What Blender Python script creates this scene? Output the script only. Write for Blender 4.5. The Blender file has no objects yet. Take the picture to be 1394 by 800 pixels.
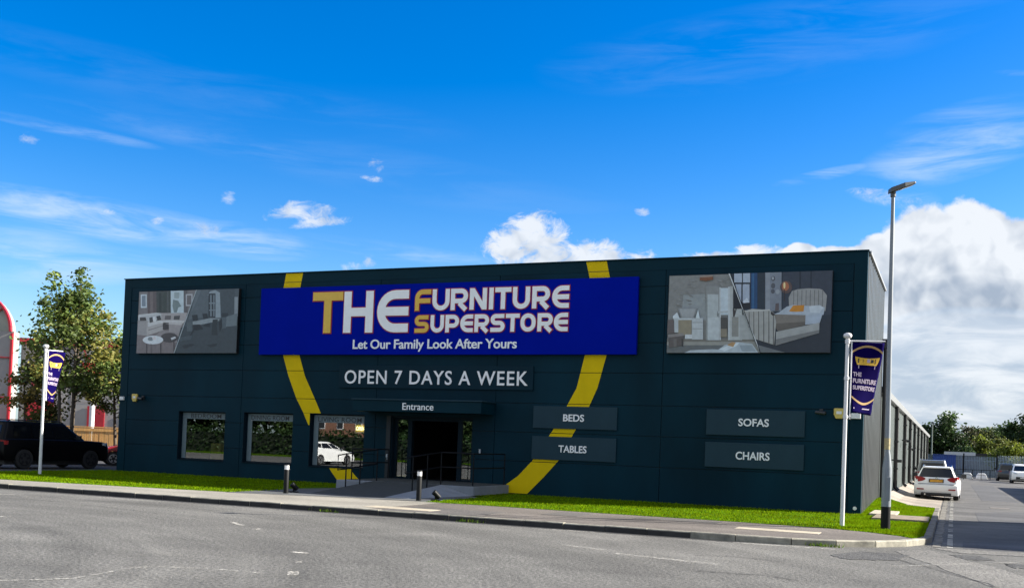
import bpy, bmesh, math, random
import numpy as np
from mathutils import Vector, Matrix

scene = bpy.context.scene
COL = scene.collection
R = math.radians
random.seed(7)
rng = np.random.default_rng(7)

# ---------------------------------------------------------------- frame of the store (local s along the front, n into the depth)
YAW, CX, CY, WID, HGT, BASE = .410409, 10.0288, 29.1376, 27.8577, 7.5723, .12
TX, TY = math.cos(YAW), -math.sin(YAW)
NX, NY = math.sin(YAW), math.cos(YAW)
OX, OY = CX - TX * WID, CY - TY * WID
def W3(s, n, z=0.0):
    return Vector((OX + TX * s + NX * n, OY + TY * s + NY * n, z))

# ---------------------------------------------------------------- materials
def srgb(r, g, b):
    f = lambda c: (c / 12.92 if c <= .04045 else ((c + .055) / 1.055) ** 2.4)
    return tuple(f(v / 255) for v in (r, g, b))

def newmat(name):
    m = bpy.data.materials.new(name); m.use_nodes = True
    nt = m.node_tree
    b = nt.nodes['Principled BSDF']
    return m, nt, b

def mat(name, col, rough=.5, metal=0.0, var=0.0, scale=3.0, bump=0.0, bscale=40.0, spec=.5, coat=0.0, streak=None):
    """principled material with a little procedural variation"""
    m, nt, b = newmat(name)
    N, L = nt.nodes, nt.links
    b.inputs['Base Color'].default_value = (*col, 1)
    b.inputs['Roughness'].default_value = rough
    b.inputs['Metallic'].default_value = metal
    b.inputs['Specular IOR Level'].default_value = spec
    b.inputs['Coat Weight'].default_value = coat
    b.inputs['Coat Roughness'].default_value = .05
    if var or bump:
        tc = N.new('ShaderNodeTexCoord')
        src = tc.outputs['Object']
        if streak:
            mp = N.new('ShaderNodeMapping'); mp.inputs['Scale'].default_value = streak
            L.new(src, mp.inputs['Vector']); src = mp.outputs['Vector']
    if var:
        nz = N.new('ShaderNodeTexNoise'); nz.inputs['Scale'].default_value = scale; nz.inputs['Detail'].default_value = 6; nz.inputs['Roughness'].default_value = .62
        L.new(src, nz.inputs['Vector'])
        rp = N.new('ShaderNodeValToRGB')
        rp.color_ramp.elements[0].position = .3; rp.color_ramp.elements[1].position = .7
        lo = tuple(max(0, c * (1 - var)) for c in col); hi = tuple(min(1, c * (1 + var)) for c in col)
        rp.color_ramp.elements[0].color = (*lo, 1); rp.color_ramp.elements[1].color = (*hi, 1)
        L.new(nz.outputs['Fac'], rp.inputs['Fac']); L.new(rp.outputs['Color'], b.inputs['Base Color'])
    if bump:
        n2 = N.new('ShaderNodeTexNoise'); n2.inputs['Scale'].default_value = bscale; n2.inputs['Detail'].default_value = 4
        L.new(src, n2.inputs['Vector'])
        bp = N.new('ShaderNodeBump'); bp.inputs['Strength'].default_value = bump; bp.inputs['Distance'].default_value = .02
        L.new(n2.outputs['Fac'], bp.inputs['Height']); L.new(bp.outputs['Normal'], b.inputs['Normal'])
    return m

def emit(name, col, s):
    m, nt, b = newmat(name)
    b.inputs['Base Color'].default_value = (*col, 1)
    b.inputs['Emission Color'].default_value = (*col, 1); b.inputs['Emission Strength'].default_value = s
    return m

def attr_mat(name, rough=.6, var=0.0, scale=8.0, translucent=0.0, spec=.25):
    """colour comes from the mesh's own colour attribute (printed pictures, leaves)"""
    m, nt, b = newmat(name)
    N, L = nt.nodes, nt.links
    a = N.new('ShaderNodeAttribute'); a.attribute_name = 'Col'
    src = a.outputs['Color']
    if var:
        tc = N.new('ShaderNodeTexCoord'); nz = N.new('ShaderNodeTexNoise'); nz.inputs['Scale'].default_value = scale; nz.inputs['Detail'].default_value = 5
        L.new(tc.outputs['Object'], nz.inputs['Vector'])
        mr = N.new('ShaderNodeMapRange'); mr.inputs['From Min'].default_value = .3; mr.inputs['From Max'].default_value = .7
        mr.inputs['To Min'].default_value = 1 - var; mr.inputs['To Max'].default_value = 1 + var
        L.new(nz.outputs['Fac'], mr.inputs['Value'])
        mx = N.new('ShaderNodeMix'); mx.data_type = 'RGBA'; mx.blend_type = 'MULTIPLY'; mx.inputs['Factor'].default_value = 1
        L.new(src, mx.inputs['A']); L.new(mr.outputs['Result'], mx.inputs['B']); src = mx.outputs['Result']
    L.new(src, b.inputs['Base Color'])
    b.inputs['Roughness'].default_value = rough
    if translucent:
        out = N['Material Output']
        t = N.new('ShaderNodeBsdfTranslucent'); L.new(src, t.inputs['Color'])
        ms = N.new('ShaderNodeMixShader'); ms.inputs['Fac'].default_value = translucent
        b.inputs['Specular IOR Level'].default_value = spec
        L.new(b.outputs[0], ms.inputs[1]); L.new(t.outputs[0], ms.inputs[2]); L.new(ms.outputs[0], out.inputs['Surface'])
    return m

def glass_mat(name, tint, refl, rough=0.0):
    """tinted reflective glazing: part mirror, part see-through"""
    m, nt, b = newmat(name)
    N, L = nt.nodes, nt.links
    N.remove(b)
    g = N.new('ShaderNodeBsdfGlossy'); g.inputs['Roughness'].default_value = rough; g.inputs['Color'].default_value = (.93, .97, 1, 1)
    t = N.new('ShaderNodeBsdfTransparent'); t.inputs['Color'].default_value = (*tint, 1)
    fr = N.new('ShaderNodeFresnel'); fr.inputs['IOR'].default_value = 1.5
    ad = N.new('ShaderNodeMath'); ad.operation = 'ADD'; ad.inputs[1].default_value = refl; ad.use_clamp = True
    L.new(fr.outputs[0], ad.inputs[0])
    ms = N.new('ShaderNodeMixShader'); L.new(ad.outputs[0], ms.inputs['Fac'])
    L.new(t.outputs[0], ms.inputs[1]); L.new(g.outputs[0], ms.inputs[2]); L.new(ms.outputs[0], N['Material Output'].inputs['Surface'])
    return m

# ---------------------------------------------------------------- object helpers
def props(o, label=None, cat=None, group=None, kind=None):
    if label: o['label'] = label
    if cat: o['category'] = cat
    if group: o['group'] = group
    if kind: o['kind'] = kind
    return o

def thing(name, label, cat, loc, rz=0.0, group=None):
    o = bpy.data.objects.new(name, None); COL.objects.link(o)
    o.empty_display_size = .3
    o.location = loc; o.rotation_euler = (0, 0, rz)
    return props(o, label, cat, group)

def wall_thing(name, label, cat, s, n, z, group=None):
    return thing(name, label, cat, W3(s, n, z), -YAW, group)

class MB:
    """collects vertices and faces, builds ONE mesh object"""
    def __init__(self):
        self.v, self.f, self.m, self.c = [], [], [], []
        self.mi = 0; self.col = None
    def add(self, vs, fs):
        b = len(self.v)
        self.v.extend([tuple(p) for p in vs])
        for f in fs:
            self.f.append(tuple(b + i for i in f)); self.m.append(self.mi); self.c.append(self.col)
        return self
    def quad(self, a, b, c, d): return self.add([a, b, c, d], [(0, 1, 2, 3)])
    def poly(self, pts): return self.add(pts, [tuple(range(len(pts)))])
    def box(self, x0, x1, y0, y1, z0, z1):
        vs = [(x, y, z) for z in (z0, z1) for y in (y0, y1) for x in (x0, x1)]
        return self.add(vs, [(0, 2, 3, 1), (4, 5, 7, 6), (0, 1, 5, 4), (2, 6, 7, 3), (0, 4, 6, 2), (1, 3, 7, 5)])
    def prism(self, pts, d0, d1, plane='xz'):
        """closed 2-D outline pushed through a thickness; plane xz -> depth is y, yz -> depth is x, xy -> depth is z"""
        def m3(p, d):
            return (p[0], d, p[1]) if plane == 'xz' else (d, p[0], p[1]) if plane == 'yz' else (p[0], p[1], d)
        n = len(pts)
        vs = [m3(p, d0) for p in pts] + [m3(p, d1) for p in pts]
        fs = [tuple(range(n)), tuple(range(2 * n - 1, n - 1, -1))] + [(i, (i + 1) % n, n + (i + 1) % n, n + i) for i in range(n)]
        return self.add(vs, fs)
    def tube(self, pts, rad, seg=10, cap=True):
        pts = [Vector(p) for p in pts]
        if not hasattr(rad, '__len__'): rad = [rad] * len(pts)
        vs, fs = [], []
        up = None
        for i, p in enumerate(pts):
            d = (pts[min(i + 1, len(pts) - 1)] - pts[max(i - 1, 0)])
            if d.length < 1e-9: d = Vector((0, 0, 1))
            d.normalize()
            if up is None or abs(up.dot(d)) > .95:
                up = Vector((0, 0, 1)) if abs(d.z) < .9 else Vector((1, 0, 0))
            a = d.cross(up).normalized(); b = a.cross(d).normalized(); up = b
            for k in range(seg):
                t = 2 * math.pi * k / seg
                vs.append(p + a * (math.cos(t) * rad[i]) + b * (math.sin(t) * rad[i]))
        for i in range(len(pts) - 1):
            for k in range(seg):
                k2 = (k + 1) % seg
                fs.append((i * seg + k, i * seg + k2, (i + 1) * seg + k2, (i + 1) * seg + k))
        if cap:
            fs.append(tuple(range(seg - 1, -1, -1))); fs.append(tuple((len(pts) - 1) * seg + k for k in range(seg)))
        return self.add(vs, fs)
    def lathe(self, prof, seg=24, axis='z', cx=0, cy=0, cz=0):
        vs, fs = [], []
        for (r, h) in prof:
            for k in range(seg):
                t = 2 * math.pi * k / seg
                a, b = r * math.cos(t), r * math.sin(t)
                vs.append((cx + a, cy + b, cz + h) if axis == 'z' else (cx + a, cy + h, cz + b) if axis == 'y' else (cx + h, cy + a, cz + b))
        for i in range(len(prof) - 1):
            for k in range(seg):
                k2 = (k + 1) % seg
                fs.append((i * seg + k, i * seg + k2, (i + 1) * seg + k2, (i + 1) * seg + k))
        fs.append(tuple(range(seg - 1, -1, -1))); fs.append(tuple((len(prof) - 1) * seg + k for k in range(seg)))
        return self.add(vs, fs)
    def build(self, name, mats, parent=None, smooth=False, bevel=0.0, bseg=2, fix=True, auto=None):
        me = bpy.data.meshes.new(name)
        me.from_pydata(self.v, [], self.f)
        if not isinstance(mats, (list, tuple)): mats = [mats]
        for m in mats: me.materials.append(m)
        me.polygons.foreach_set('material_index', self.m)
        if any(c is not None for c in self.c):
            ca = me.color_attributes.new('Col', 'FLOAT_COLOR', 'CORNER')
            data = []
            for p, c in zip(me.polygons, self.c):
                data.extend(list((*(c or (1, 1, 1)), 1)) * p.loop_total)
            ca.data.foreach_set('color', data)
        if fix:
            bm = bmesh.new(); bm.from_mesh(me); bmesh.ops.recalc_face_normals(bm, faces=bm.faces); bm.to_mesh(me); bm.free()
        if smooth: me.polygons.foreach_set('use_smooth', [True] * len(me.polygons))
        if auto is not None:
            me.polygons.foreach_set('use_smooth', [True] * len(me.polygons)); me.set_sharp_from_angle(angle=R(auto))
        me.update()
        o = bpy.data.objects.new(name, me); COL.objects.link(o)
        if parent: o.parent = parent
        if bevel:
            bv = o.modifiers.new('bevel', 'BEVEL'); bv.width = bevel; bv.segments = bseg; bv.limit_method = 'ANGLE'; bv.angle_limit = R(35)
        return o

def struct(name, mb, m, loc=None, rz=0.0, **kw):
    o = mb.build(name, m, **kw); o['kind'] = 'structure'
    if loc is not None: o.location = loc; o.rotation_euler = (0, 0, rz)
    return o
def struct_local(name, mb, m, **kw):          # drawn in the store's s, n, z
    return struct(name, mb, m, W3(0, 0, 0), -YAW, **kw)

def text_part(name, txt, box, y, depth, m, parent, bold=0.0, space=1.0, shear=0.0):
    """lettering fitted into a box (x0, x1, z0, z1) on a wall that faces -y"""
    cu = bpy.data.curves.new(name, 'FONT'); cu.body = txt; cu.size = 1; cu.space_character = space
    cu.offset = bold; cu.extrude = .5; cu.resolution_u = 4; cu.shear = shear; cu.space_word = 1.0
    tmp = bpy.data.objects.new('tmp_text', cu); COL.objects.link(tmp)
    dg = bpy.context.evaluated_depsgraph_get(); dg.update()
    me = bpy.data.meshes.new_from_object(tmp.evaluated_get(dg))
    bpy.data.objects.remove(tmp)
    co = np.empty(len(me.vertices) * 3, dtype=np.float32); me.vertices.foreach_get('co', co); co = co.reshape(-1, 3)
    mn, mx = co.min(0), co.max(0)
    x0, x1, z0, z1 = box
    o = np.empty_like(co)
    o[:, 0] = x0 + (co[:, 0] - mn[0]) / (mx[0] - mn[0]) * (x1 - x0)
    o[:, 2] = z0 + (co[:, 1] - mn[1]) / (mx[1] - mn[1]) * (z1 - z0)
    o[:, 1] = y - (co[:, 2] + .5) * depth
    me.vertices.foreach_set('co', o.ravel()); me.materials.clear(); me.materials.append(m); me.name = name
    me.update()
    ob = bpy.data.objects.new(name, me); COL.objects.link(ob)
    if parent: ob.parent = parent
    return ob

def arc(cx, cz, r, a0, a1, n=7):
    return [(cx + r * math.cos(R(a0 + (a1 - a0) * i / n)), cz + r * math.sin(R(a0 + (a1 - a0) * i / n))) for i in range(n + 1)]

def stroke(mb, pts, w, y0, y1, closed=False, ext=0.0):
    """a bar of width w swept along a 2-D centre line, mitred at the bends"""
    P = [Vector((p[0], p[1])) for p in pts]
    if ext and not closed:
        P[0] = P[0] + (P[0] - P[1]).normalized() * ext; P[-1] = P[-1] + (P[-1] - P[-2]).normalized() * ext
    n = len(P); Ls, Rs = [], []
    for i in range(n):
        a = P[(i - 1) % n] if (closed or i > 0) else None
        b = P[(i + 1) % n] if (closed or i < n - 1) else None
        d1 = (P[i] - a).normalized() if a is not None else None
        d2 = (b - P[i]).normalized() if b is not None else None
        d1 = d1 or d2; d2 = d2 or d1
        n1 = Vector((-d1.y, d1.x)); n2 = Vector((-d2.y, d2.x))
        mv = (n1 + n2); mv = mv.normalized() if mv.length > 1e-6 else n1
        k = w / 2 / max(.4, mv.dot(n1))
        Ls.append(P[i] + mv * k); Rs.append(P[i] - mv * k)
    m = n if closed else n - 1
    vs = []
    for y in (y0, y1):
        vs += [(p.x, y, p.y) for p in Ls] + [(p.x, y, p.y) for p in Rs]
    fs = []
    for i in range(m):
        j = (i + 1) % n
        fs += [(i, j, n + j, n + i), (2 * n + i, 3 * n + i, 3 * n + j, 2 * n + j), (i, 2 * n + i, 2 * n + j, j), (n + i, n + j, 3 * n + j, 3 * n + i)]
    if not closed:
        fs += [(0, n, 3 * n, 2 * n), (n - 1, 3 * n - 1, 4 * n - 1, 2 * n - 1)]
    mb.add(vs, fs)

def glyph(ch, x0, x1, z0, z1, t):
    """centre lines of the rounded block capitals on the big sign"""
    h = t / 2; w = x1 - x0; H = z1 - z0; mid = z0 + H * .5
    L_, R_, B_, T_ = x0 + h, x1 - h, z0 + h, z1 - h
    if ch == 'T': return [[(x0, T_), (x1, T_)], [((x0 + x1) / 2, T_ - h), ((x0 + x1) / 2, z0)]]
    if ch == 'H': return [[(L_, z0), (L_, z1)], [(R_, z0), (R_, z1)], [(L_ + h, mid), (R_ - h, mid)]]
    if ch == 'I': return [[((x0 + x1) / 2, z0), ((x0 + x1) / 2, z1)]]
    if ch == 'E':
        r = min((T_ - B_) / 2 * .97, w * .8)
        return [[(x1, T_)] + arc(L_ + r, T_ - r, r, 90, 180) + arc(L_ + r, B_ + r, r, 180, 270) + [(x1, B_)], [(L_ + h, mid), (x1, mid)]]
    if ch == 'F':
        r = min(H * .3, w * .5)
        return [[(x1, T_)] + arc(L_ + r, T_ - r, r, 90, 180) + [(L_, z0)], [(L_ + h, z0 + H * .47), (x1 - w * .04, z0 + H * .47)]]
    if ch == 'U':
        r = min(w * .4, (R_ - L_) / 2 * .97)
        return [[(L_, z1)] + arc(L_ + r, B_ + r, r, 180, 270) + arc(R_ - r, B_ + r, r, 270, 360) + [(R_, z1)]]
    if ch in 'RP':
        m = z0 + H * (.42 if ch == 'R' else .38); r = (T_ - m) / 2
        S = [[(L_, z0), (L_, z1)], [(L_ + h, T_)] + arc(R_ - r, T_ - r, r, 90, -90, 10) + [(L_ + h, m)]]
        if ch == 'R': S.append([(x0 + w * .5, m - h * .9), (R_ + h * .1, z0)])
        return S
    if ch == 'N': return [[(L_, z0), (L_, z1)], [(R_, z0), (R_, z1)], [(L_ + h * .35, z1 - h * .6), (R_ - h * .35, z0 + h * .6)]]
    if ch == 'S':
        r = (T_ - mid) / 2; r2 = (mid - B_) / 2
        return [[(x1 - w * .04, T_)] + arc(L_ + r, T_ - r, r, 90, 270, 9) + arc(R_ - r2, mid - r2, r2, 90, -90, 9) + [(x0, B_)]]
    if ch == 'O':
        r = min(w * .38, (R_ - L_) / 2 * .97)
        return ['closed', arc(R_ - r, T_ - r, r, 0, 90) + arc(L_ + r, T_ - r, r, 90, 180) + arc(L_ + r, B_ + r, r, 180, 270) + arc(R_ - r, B_ + r, r, 270, 360)]
def letter(mb, ch, x0, x1, z0, z1, t, y0, y1, grow=0.0):
    g = glyph(ch, x0, x1, z0, z1, t)
    closed = g[0] == 'closed'
    if closed: g = g[1:]
    for i, s in enumerate(g):
        stroke(mb, s, t + 2 * grow, y0, y1 - .0015 * i, closed, grow)

# ---------------------------------------------------------------- palette
M = {}
M['panel'] = mat('anthracite_cladding', (.0014, .0220, .0365), .5, 0, .30, .45, .12, .8, spec=.09, streak=(1, 1, .35))
M['panel_joint'] = mat('cladding_joint', (.004, .009, .013), .6)
M['flashing'] = mat('anthracite_flashing', (.0016, .0225, .0355), .5, 0, .1, 1.0, spec=.09)
M['side_clad'] = mat('grey_profiled_sheet', (.13, .14, .146), .30, .55, .14, 1.2, streak=(1, 1, .15), spec=.5)
M['long_clad'] = mat('pale_grey_sheet', (.125, .15, .147), .5, 0, .16, .8, streak=(1, 1, .12))
M['gutter'] = mat('grey_gutter', (.21, .22, .23), .45, 0, .1, 3)
M['black_pipe'] = mat('black_downpipe', (.008, .008, .009), .45)
M['roof'] = mat('roof_sheet', (.18, .19, .19), .5, 0, .1, .6)
M['dark_in'] = mat('dark_interior', (.012, .012, .014), .8, 0, .3, .6)
M['floor_in'] = mat('interior_floor', (.05, .05, .055), .35, 0, .2, .9)
M['frame'] = mat('dark_window_frame', (.003, .012, .020), .5, 0, .1, 3, spec=.1)
M['frame_grey'] = mat('grey_inner_frame', (.16, .22, .25), .5, 0, .1, 4)
M['frost'] = mat('frosted_vinyl', (.125, .17, .19), .45, 0, .08, 5)
M['black_txt'] = mat('black_lettering', (.008, .01, .012), .5)
M['glass'] = glass_mat('shop_glass', (.5, .57, .57), .19)
M['glass_door'] = glass_mat('door_glass', (.5, .55, .56), .14)
M['yellow'] = mat('yellow_vinyl', (.68, .48, .001), .55, 0, .06, 2, spec=.12)
M['blue_sign'] = mat('royal_blue_panel', (.0001, .0085, .29), .6, 0, .06, .6, spec=.02)
M['blue_edge'] = mat('navy_panel_edge', (.002, .003, .07), .45)
M['silver_txt'] = mat('pale_silver_letter', (.86, .88, .88), .5, 0, .04, 5)
M['gold_txt'] = mat('golden_letter', (.72, .46, .06), .4, 0, .05, 5)
M['red_line'] = mat('red_letter_outline', (.33, .012, .03), .5)
M['white_txt'] = mat('white_lettering', (.84, .84, .85), .5)
M['board'] = mat('slate_sign_board', (.018, .044, .062), .5, 0, .08, 1.5, spec=.12)
M['board_dark'] = mat('dark_sign_board', (.0025, .020, .033), .5, 0, .06, 1.5, spec=.1)
M['print'] = attr_mat('printed_picture', .45, .10, 7.0)
M['pic_edge'] = mat('black_picture_edge', (.006, .007, .009), .5)
M['concrete'] = mat('pale_concrete', (.30, .30, .29), .85, 0, .22, 3.0, .25, 60)
M['render_wall'] = mat('painted_plinth', (.19, .21, .235), .8, 0, .14, 2.0, .15, 50)
M['ramp'] = mat('dark_ramp_tarmac', (.030, .036, .036), .85, 0, .2, 5, .4, 120)
M['rail'] = mat('black_handrail', (.004, .005, .007), .55, spec=.15)
M['white_metal'] = mat('white_pole_paint', (.62, .62, .63), .35, 0, .06, 3)
M['galv'] = mat('galvanised_steel', (.33, .36, .39), .42, .55, .14, 6, streak=(1, 1, .2))
M['lamp_paint'] = mat('silver_lamp_column', (.19, .215, .24), .55, .1, .15, 5, streak=(1, 1, .25))
M['black_paint'] = mat('black_paint', (.005, .006, .007), .55, 0, .2, 6, spec=.2)
M['head'] = mat('lamp_head_grey', (.07, .075, .075), .5, .1, .1, 6)
M['lens'] = mat('lamp_lens', (.5, .5, .45), .2)
M['sticker'] = mat('faded_yellow_sticker', (.34, .28, .14), .6, 0, .35, 20)
M['alarm'] = mat('yellow_alarm_plastic', (.60, .45, .10), .4, 0, .1, 9)
M['cctv'] = mat('dark_camera_plastic', (.02, .022, .026), .4)
M['white_plastic'] = mat('white_plastic', (.75, .75, .74), .4)
M['tyre'] = mat('black_rubber', (.012, .012, .012), .8, 0, .2, 12)
M['rim'] = mat('alloy_wheel', (.42, .42, .43), .35, .8)
M['rim_dark'] = mat('dark_wheel', (.007, .007, .008), .6, 0, spec=.2)
M['car_black'] = mat('black_car_paint', (.0015, .0015, .002), .3, 0, 0, coat=.03, spec=.14)
M['car_white'] = mat('white_car_paint', (.84, .84, .83), .3, 0, .04, 2, coat=.7)
M['car_red'] = mat('red_car_paint', (.24, .012, .014), .3, 0, 0, coat=.8)
M['car_grey'] = mat('dark_grey_car_paint', (.035, .037, .038), .3, .2, 0, coat=.8)
M['trim'] = mat('black_car_trim', (.012, .012, .013), .55)
M['car_glass'] = mat('dark_car_glass', (.006, .008, .010), .08, 0, 0, spec=.5)
M['tail'] = mat('red_tail_lamp', (.26, .003, .006), .3, 0, .25, 9, coat=.15, spec=.3)
M['headlamp'] = mat('clear_headlamp', (.55, .58, .6), .15, .3)
M['plate_y'] = mat('yellow_number_plate', (.55, .27, .02), .4, 0, .35, 14)
M['plate_w'] = mat('white_number_plate', (.65, .65, .62), .4)
M['chrome'] = mat('chrome_trim', (.55, .56, .58), .15, 1)
M['banner'] = mat('indigo_banner_cloth', (.0042, .0016, .052), .95, 0, .1, 3, spec=.03)
M['black_glass'] = mat('black_car_glass', (.003, .004, .006), .1, 0, 0, spec=.25)
M['tan'] = mat('tan_banner_print', (.42, .26, .10), .7)
M['banner_yellow'] = mat('golden_banner_print', (.62, .38, .03), .7)
M['pink_txt'] = mat('pale_banner_lettering', (.36, .30, .40), .7)

# ================================================================ THE SETTING
def asphalt(name, base, warm=(1, 1, 1), patch=.22, grain=.55, crack=.35, sweep=None):
    m, nt, b = newmat(name); N, L = nt.nodes, nt.links
    tc = N.new('ShaderNodeTexCoord'); src = tc.outputs['Object']
    def noise(sc, det, ro, vec=src, dist=0):
        n = N.new('ShaderNodeTexNoise'); n.inputs['Scale'].default_value = sc; n.inputs['Detail'].default_value = det; n.inputs['Roughness'].default_value = ro
        n.inputs['Distortion'].default_value = dist; L.new(vec, n.inputs['Vector']); return n.outputs['Fac']
    def rng_(v, a, b_, lo, hi):
        r = N.new('ShaderNodeMapRange'); r.inputs['From Min'].default_value = a; r.inputs['From Max'].default_value = b_
        r.inputs['To Min'].default_value = lo; r.inputs['To Max'].default_value = hi; L.new(v, r.inputs['Value']); return r.outputs['Result']
    def mul(a, b_):
        r = N.new('ShaderNodeMath'); r.operation = 'MULTIPLY'; L.new(a, r.inputs[0])
        L.new(b_, r.inputs[1]); return r.outputs[0]
    # stretched wear bands that follow the traffic
    mp = N.new('ShaderNodeMapping'); mp.inputs['Scale'].default_value = (.10, .9, 1); L.new(src, mp.inputs['Vector'])
    big = rng_(noise(.35, 5, .6, dist=.6), .32, .68, 1 - patch, 1 + patch)
    band = rng_(noise(1.0, 4, .55, mp.outputs['Vector']), .3, .7, 1 - patch * .7, 1 + patch * .7)
    fine = rng_(noise(19, 4, .75), .34, .66, 1 - grain, 1 + grain)
    fine2 = rng_(noise(95, 2, .6), .35, .65, 1 - grain * .7, 1 + grain * .7)
    v = mul(mul(big, band), mul(fine, fine2))
    if sweep:      # wheel tracks polished in by turning traffic, rings round a point
        (sx_, sy_), sc_ = sweep
        sb = N.new('ShaderNodeVectorMath'); sb.operation = 'SUBTRACT'; L.new(src, sb.inputs[0]); sb.inputs[1].default_value = (sx_, sy_, 0)
        ln = N.new('ShaderNodeVectorMath'); ln.operation = 'LENGTH'; L.new(sb.outputs[0], ln.inputs[0])
        cx_ = N.new('ShaderNodeCombineXYZ'); L.new(ln.outputs['Value'], cx_.inputs[0])
        ad = N.new('ShaderNodeVectorMath'); ad.operation = 'MULTIPLY_ADD'; L.new(src, ad.inputs[0]); ad.inputs[1].default_value = (.05, .05, 0); L.new(cx_.outputs[0], ad.inputs[2])
        v = mul(v, rng_(noise(sc_, 5, .6, ad.outputs[0]), .33, .67, .80, 1.20))
    if crack:
        wv = N.new('ShaderNodeVectorMath'); wv.operation = 'ADD'
        nz = N.new('ShaderNodeTexNoise'); nz.inputs['Scale'].default_value = 1.3; nz.inputs['Detail'].default_value = 5; L.new(src, nz.inputs['Vector'])
        L.new(src, wv.inputs[0]); L.new(nz.outputs['Color'], wv.inputs[1])
        vo = N.new('ShaderNodeTexVoronoi'); vo.feature = 'DISTANCE_TO_EDGE'; vo.inputs['Scale'].default_value = .24; L.new(wv.outputs[0], vo.inputs['Vector'])
        line = rng_(vo.outputs['Distance'], 0.0, .006, 1 - crack, 1.0)
        msk = rng_(noise(.5, 3, .5), .48, .56, 0, 1)
        mx = N.new('ShaderNodeMix'); mx.data_type = 'FLOAT'; L.new(msk, mx.inputs['Factor']); mx.inputs['A'].default_value = 1; L.new(line, mx.inputs['B'])
        v = mul(v, mx.outputs['Result'])
    cm = N.new('ShaderNodeVectorMath'); cm.operation = 'SCALE'; cm.inputs[0].default_value = tuple(base * c for c in warm); L.new(v, cm.inputs['Scale'])
    L.new(cm.outputs[0], b.inputs['Base Color'])
    b.inputs['Roughness'].default_value = .82; b.inputs['Specular IOR Level'].default_value = .35
    bp = N.new('ShaderNodeBump'); bp.inputs['Strength'].default_value = .6; bp.inputs['Distance'].default_value = .012
    L.new(fine, bp.inputs['Height']); L.new(bp.outputs['Normal'], b.inputs['Normal'])
    return m
M['road'] = asphalt('road_asphalt', .104, (1.02, 1.0, .925), .20, .66, sweep=((13.0, -27.0), 1.1))
M['street'] = asphalt('street_asphalt', .074, (1.02, .985, .93), .32, .4, .5)
M['carpark'] = asphalt('car_park_asphalt', .05, (1, 1, 1), .2, .4, .2)
M['ground'] = mat('far_ground', (.10, .105, .075), .9, 0, .3, .05)
M['pave'] = asphalt('pavement_tarmac', .10, (1.1, .97, .86), .25, .35, .25)
M['pave_pale'] = asphalt('pavement_concrete', .20, (1.06, 1, .86), .22, .22, .3)
M['apron'] = asphalt('apron_concrete', .20, (1.12, .97, .80), .28, .2, .4)
M['kerb'] = mat('kerb_concrete', (.235, .222, .178), .85, 0, .5, 3.5, .35, 40)
M['slab'] = mat('paving_slab', (.33, .29, .22), .85, 0, .25, 4, .3, 40)
M['slab_brown'] = mat('brown_slab', (.17, .135, .095), .85, 0, .35, 5, .3, 40)
M['soil'] = mat('turf_base', (.045, .095, .002), .95, 0, .3, 2.5, .4, 30, spec=.03)
M['worn_paint'] = None

g = MB(); g.box(-900, 900, -500, 1400, -.6, -.03)
struct('ground', g, M['ground'])

KN = -10.6                      # kerb line of the front road
KS, KR = 29.9, 3.3              # kerb line of the side street and the corner radius
road = MB(); road.box(-120, 130, -75, KN + 3.4, -.3, 0)
struct_local('road', road, M['road'])
street = MB(); street.box(KS - .02, 37.2, KN + 3.4, 105, -.3, 0)
struct_local('side_street', street, M['street'])
yard = MB(); yard.box(20, 80, 105, 190, -.3, -.006)
struct_local('rear_yard', yard, M['carpark'])
cp = MB(); cp.prism([(-60, -8.9), (.9, -8.2), (.9, -5.5), (-.35, -1.6), (-.35, 60), (-60, 60)], -.3, .06, 'xy')
struct_local('car_park', cp, M['carpark'])

def kerb_path():
    p = [(s, KN) for s in np.arange(-60.0, KS - KR + .01, .9)]
    c = (KS - KR, KN + KR)
    p += [(c[0] + KR * math.sin(a), c[1] - KR * math.cos(a)) for a in np.linspace(0, math.pi / 2, 7)[1:]]
    p += [(KS, n) for n in np.arange(KN + KR + .9, 9.0, .9)]
    return p
def offset_pt(p, i, d):
    a = Vector(p[max(0, i - 1)]); b = Vector(p[min(len(p) - 1, i + 1)]); t = (b - a).normalized()
    return (p[i][0] - t.y * d, p[i][1] + t.x * d)     # to the left of travel = towards the verge
KP = kerb_path()
kb = MB()
krng = random.Random(3)
for i in range(len(KP) - 1):
    a0, a1 = Vector(KP[i]), Vector(KP[i + 1]); t = (a1 - a0).normalized()
    gp = .008
    dz = krng.uniform(-.006, .006); dn = krng.uniform(-.006, .006)
    q = [a0 + t * gp, a1 - t * gp]
    nn = Vector((-t.y, t.x))
    top = .125 + dz
    if KP[i][1] > 6.5 and KP[i][0] > 29: top = max(.03, .125 - (KP[i][1] - 6.5) * .05)
    f0, f1 = q[0] + nn * dn, q[1] + nn * dn
    b0, b1 = f0 + nn * .15, f1 + nn * .15
    if i > 0:
        b0 = Vector(offset_pt(KP, i, .15)) + t * gp; b1 = Vector(offset_pt(KP, i + 1, .15)) - t * gp
    prof = lambda A, B: [(A.x, A.y, -.2), (A.x, A.y, top - .02), (A.x + (B.x - A.x) * .12, A.y + (B.y - A.y) * .12, top), (B.x, B.y, top), (B.x, B.y, -.2)]
    A, B = prof(f0, b0), prof(f1, b1)
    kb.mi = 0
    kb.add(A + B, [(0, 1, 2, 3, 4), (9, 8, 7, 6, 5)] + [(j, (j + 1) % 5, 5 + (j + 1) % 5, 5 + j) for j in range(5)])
    if KP[i][0] < 24.6: kb.m[-5] = 1  # shade on the straight road face is put into its grimy colour
    if KP[i][0] > 29.7: kb.m[-7:] = [2] * 7  # side street kerb coloured darker to stand for the shade on it
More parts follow.
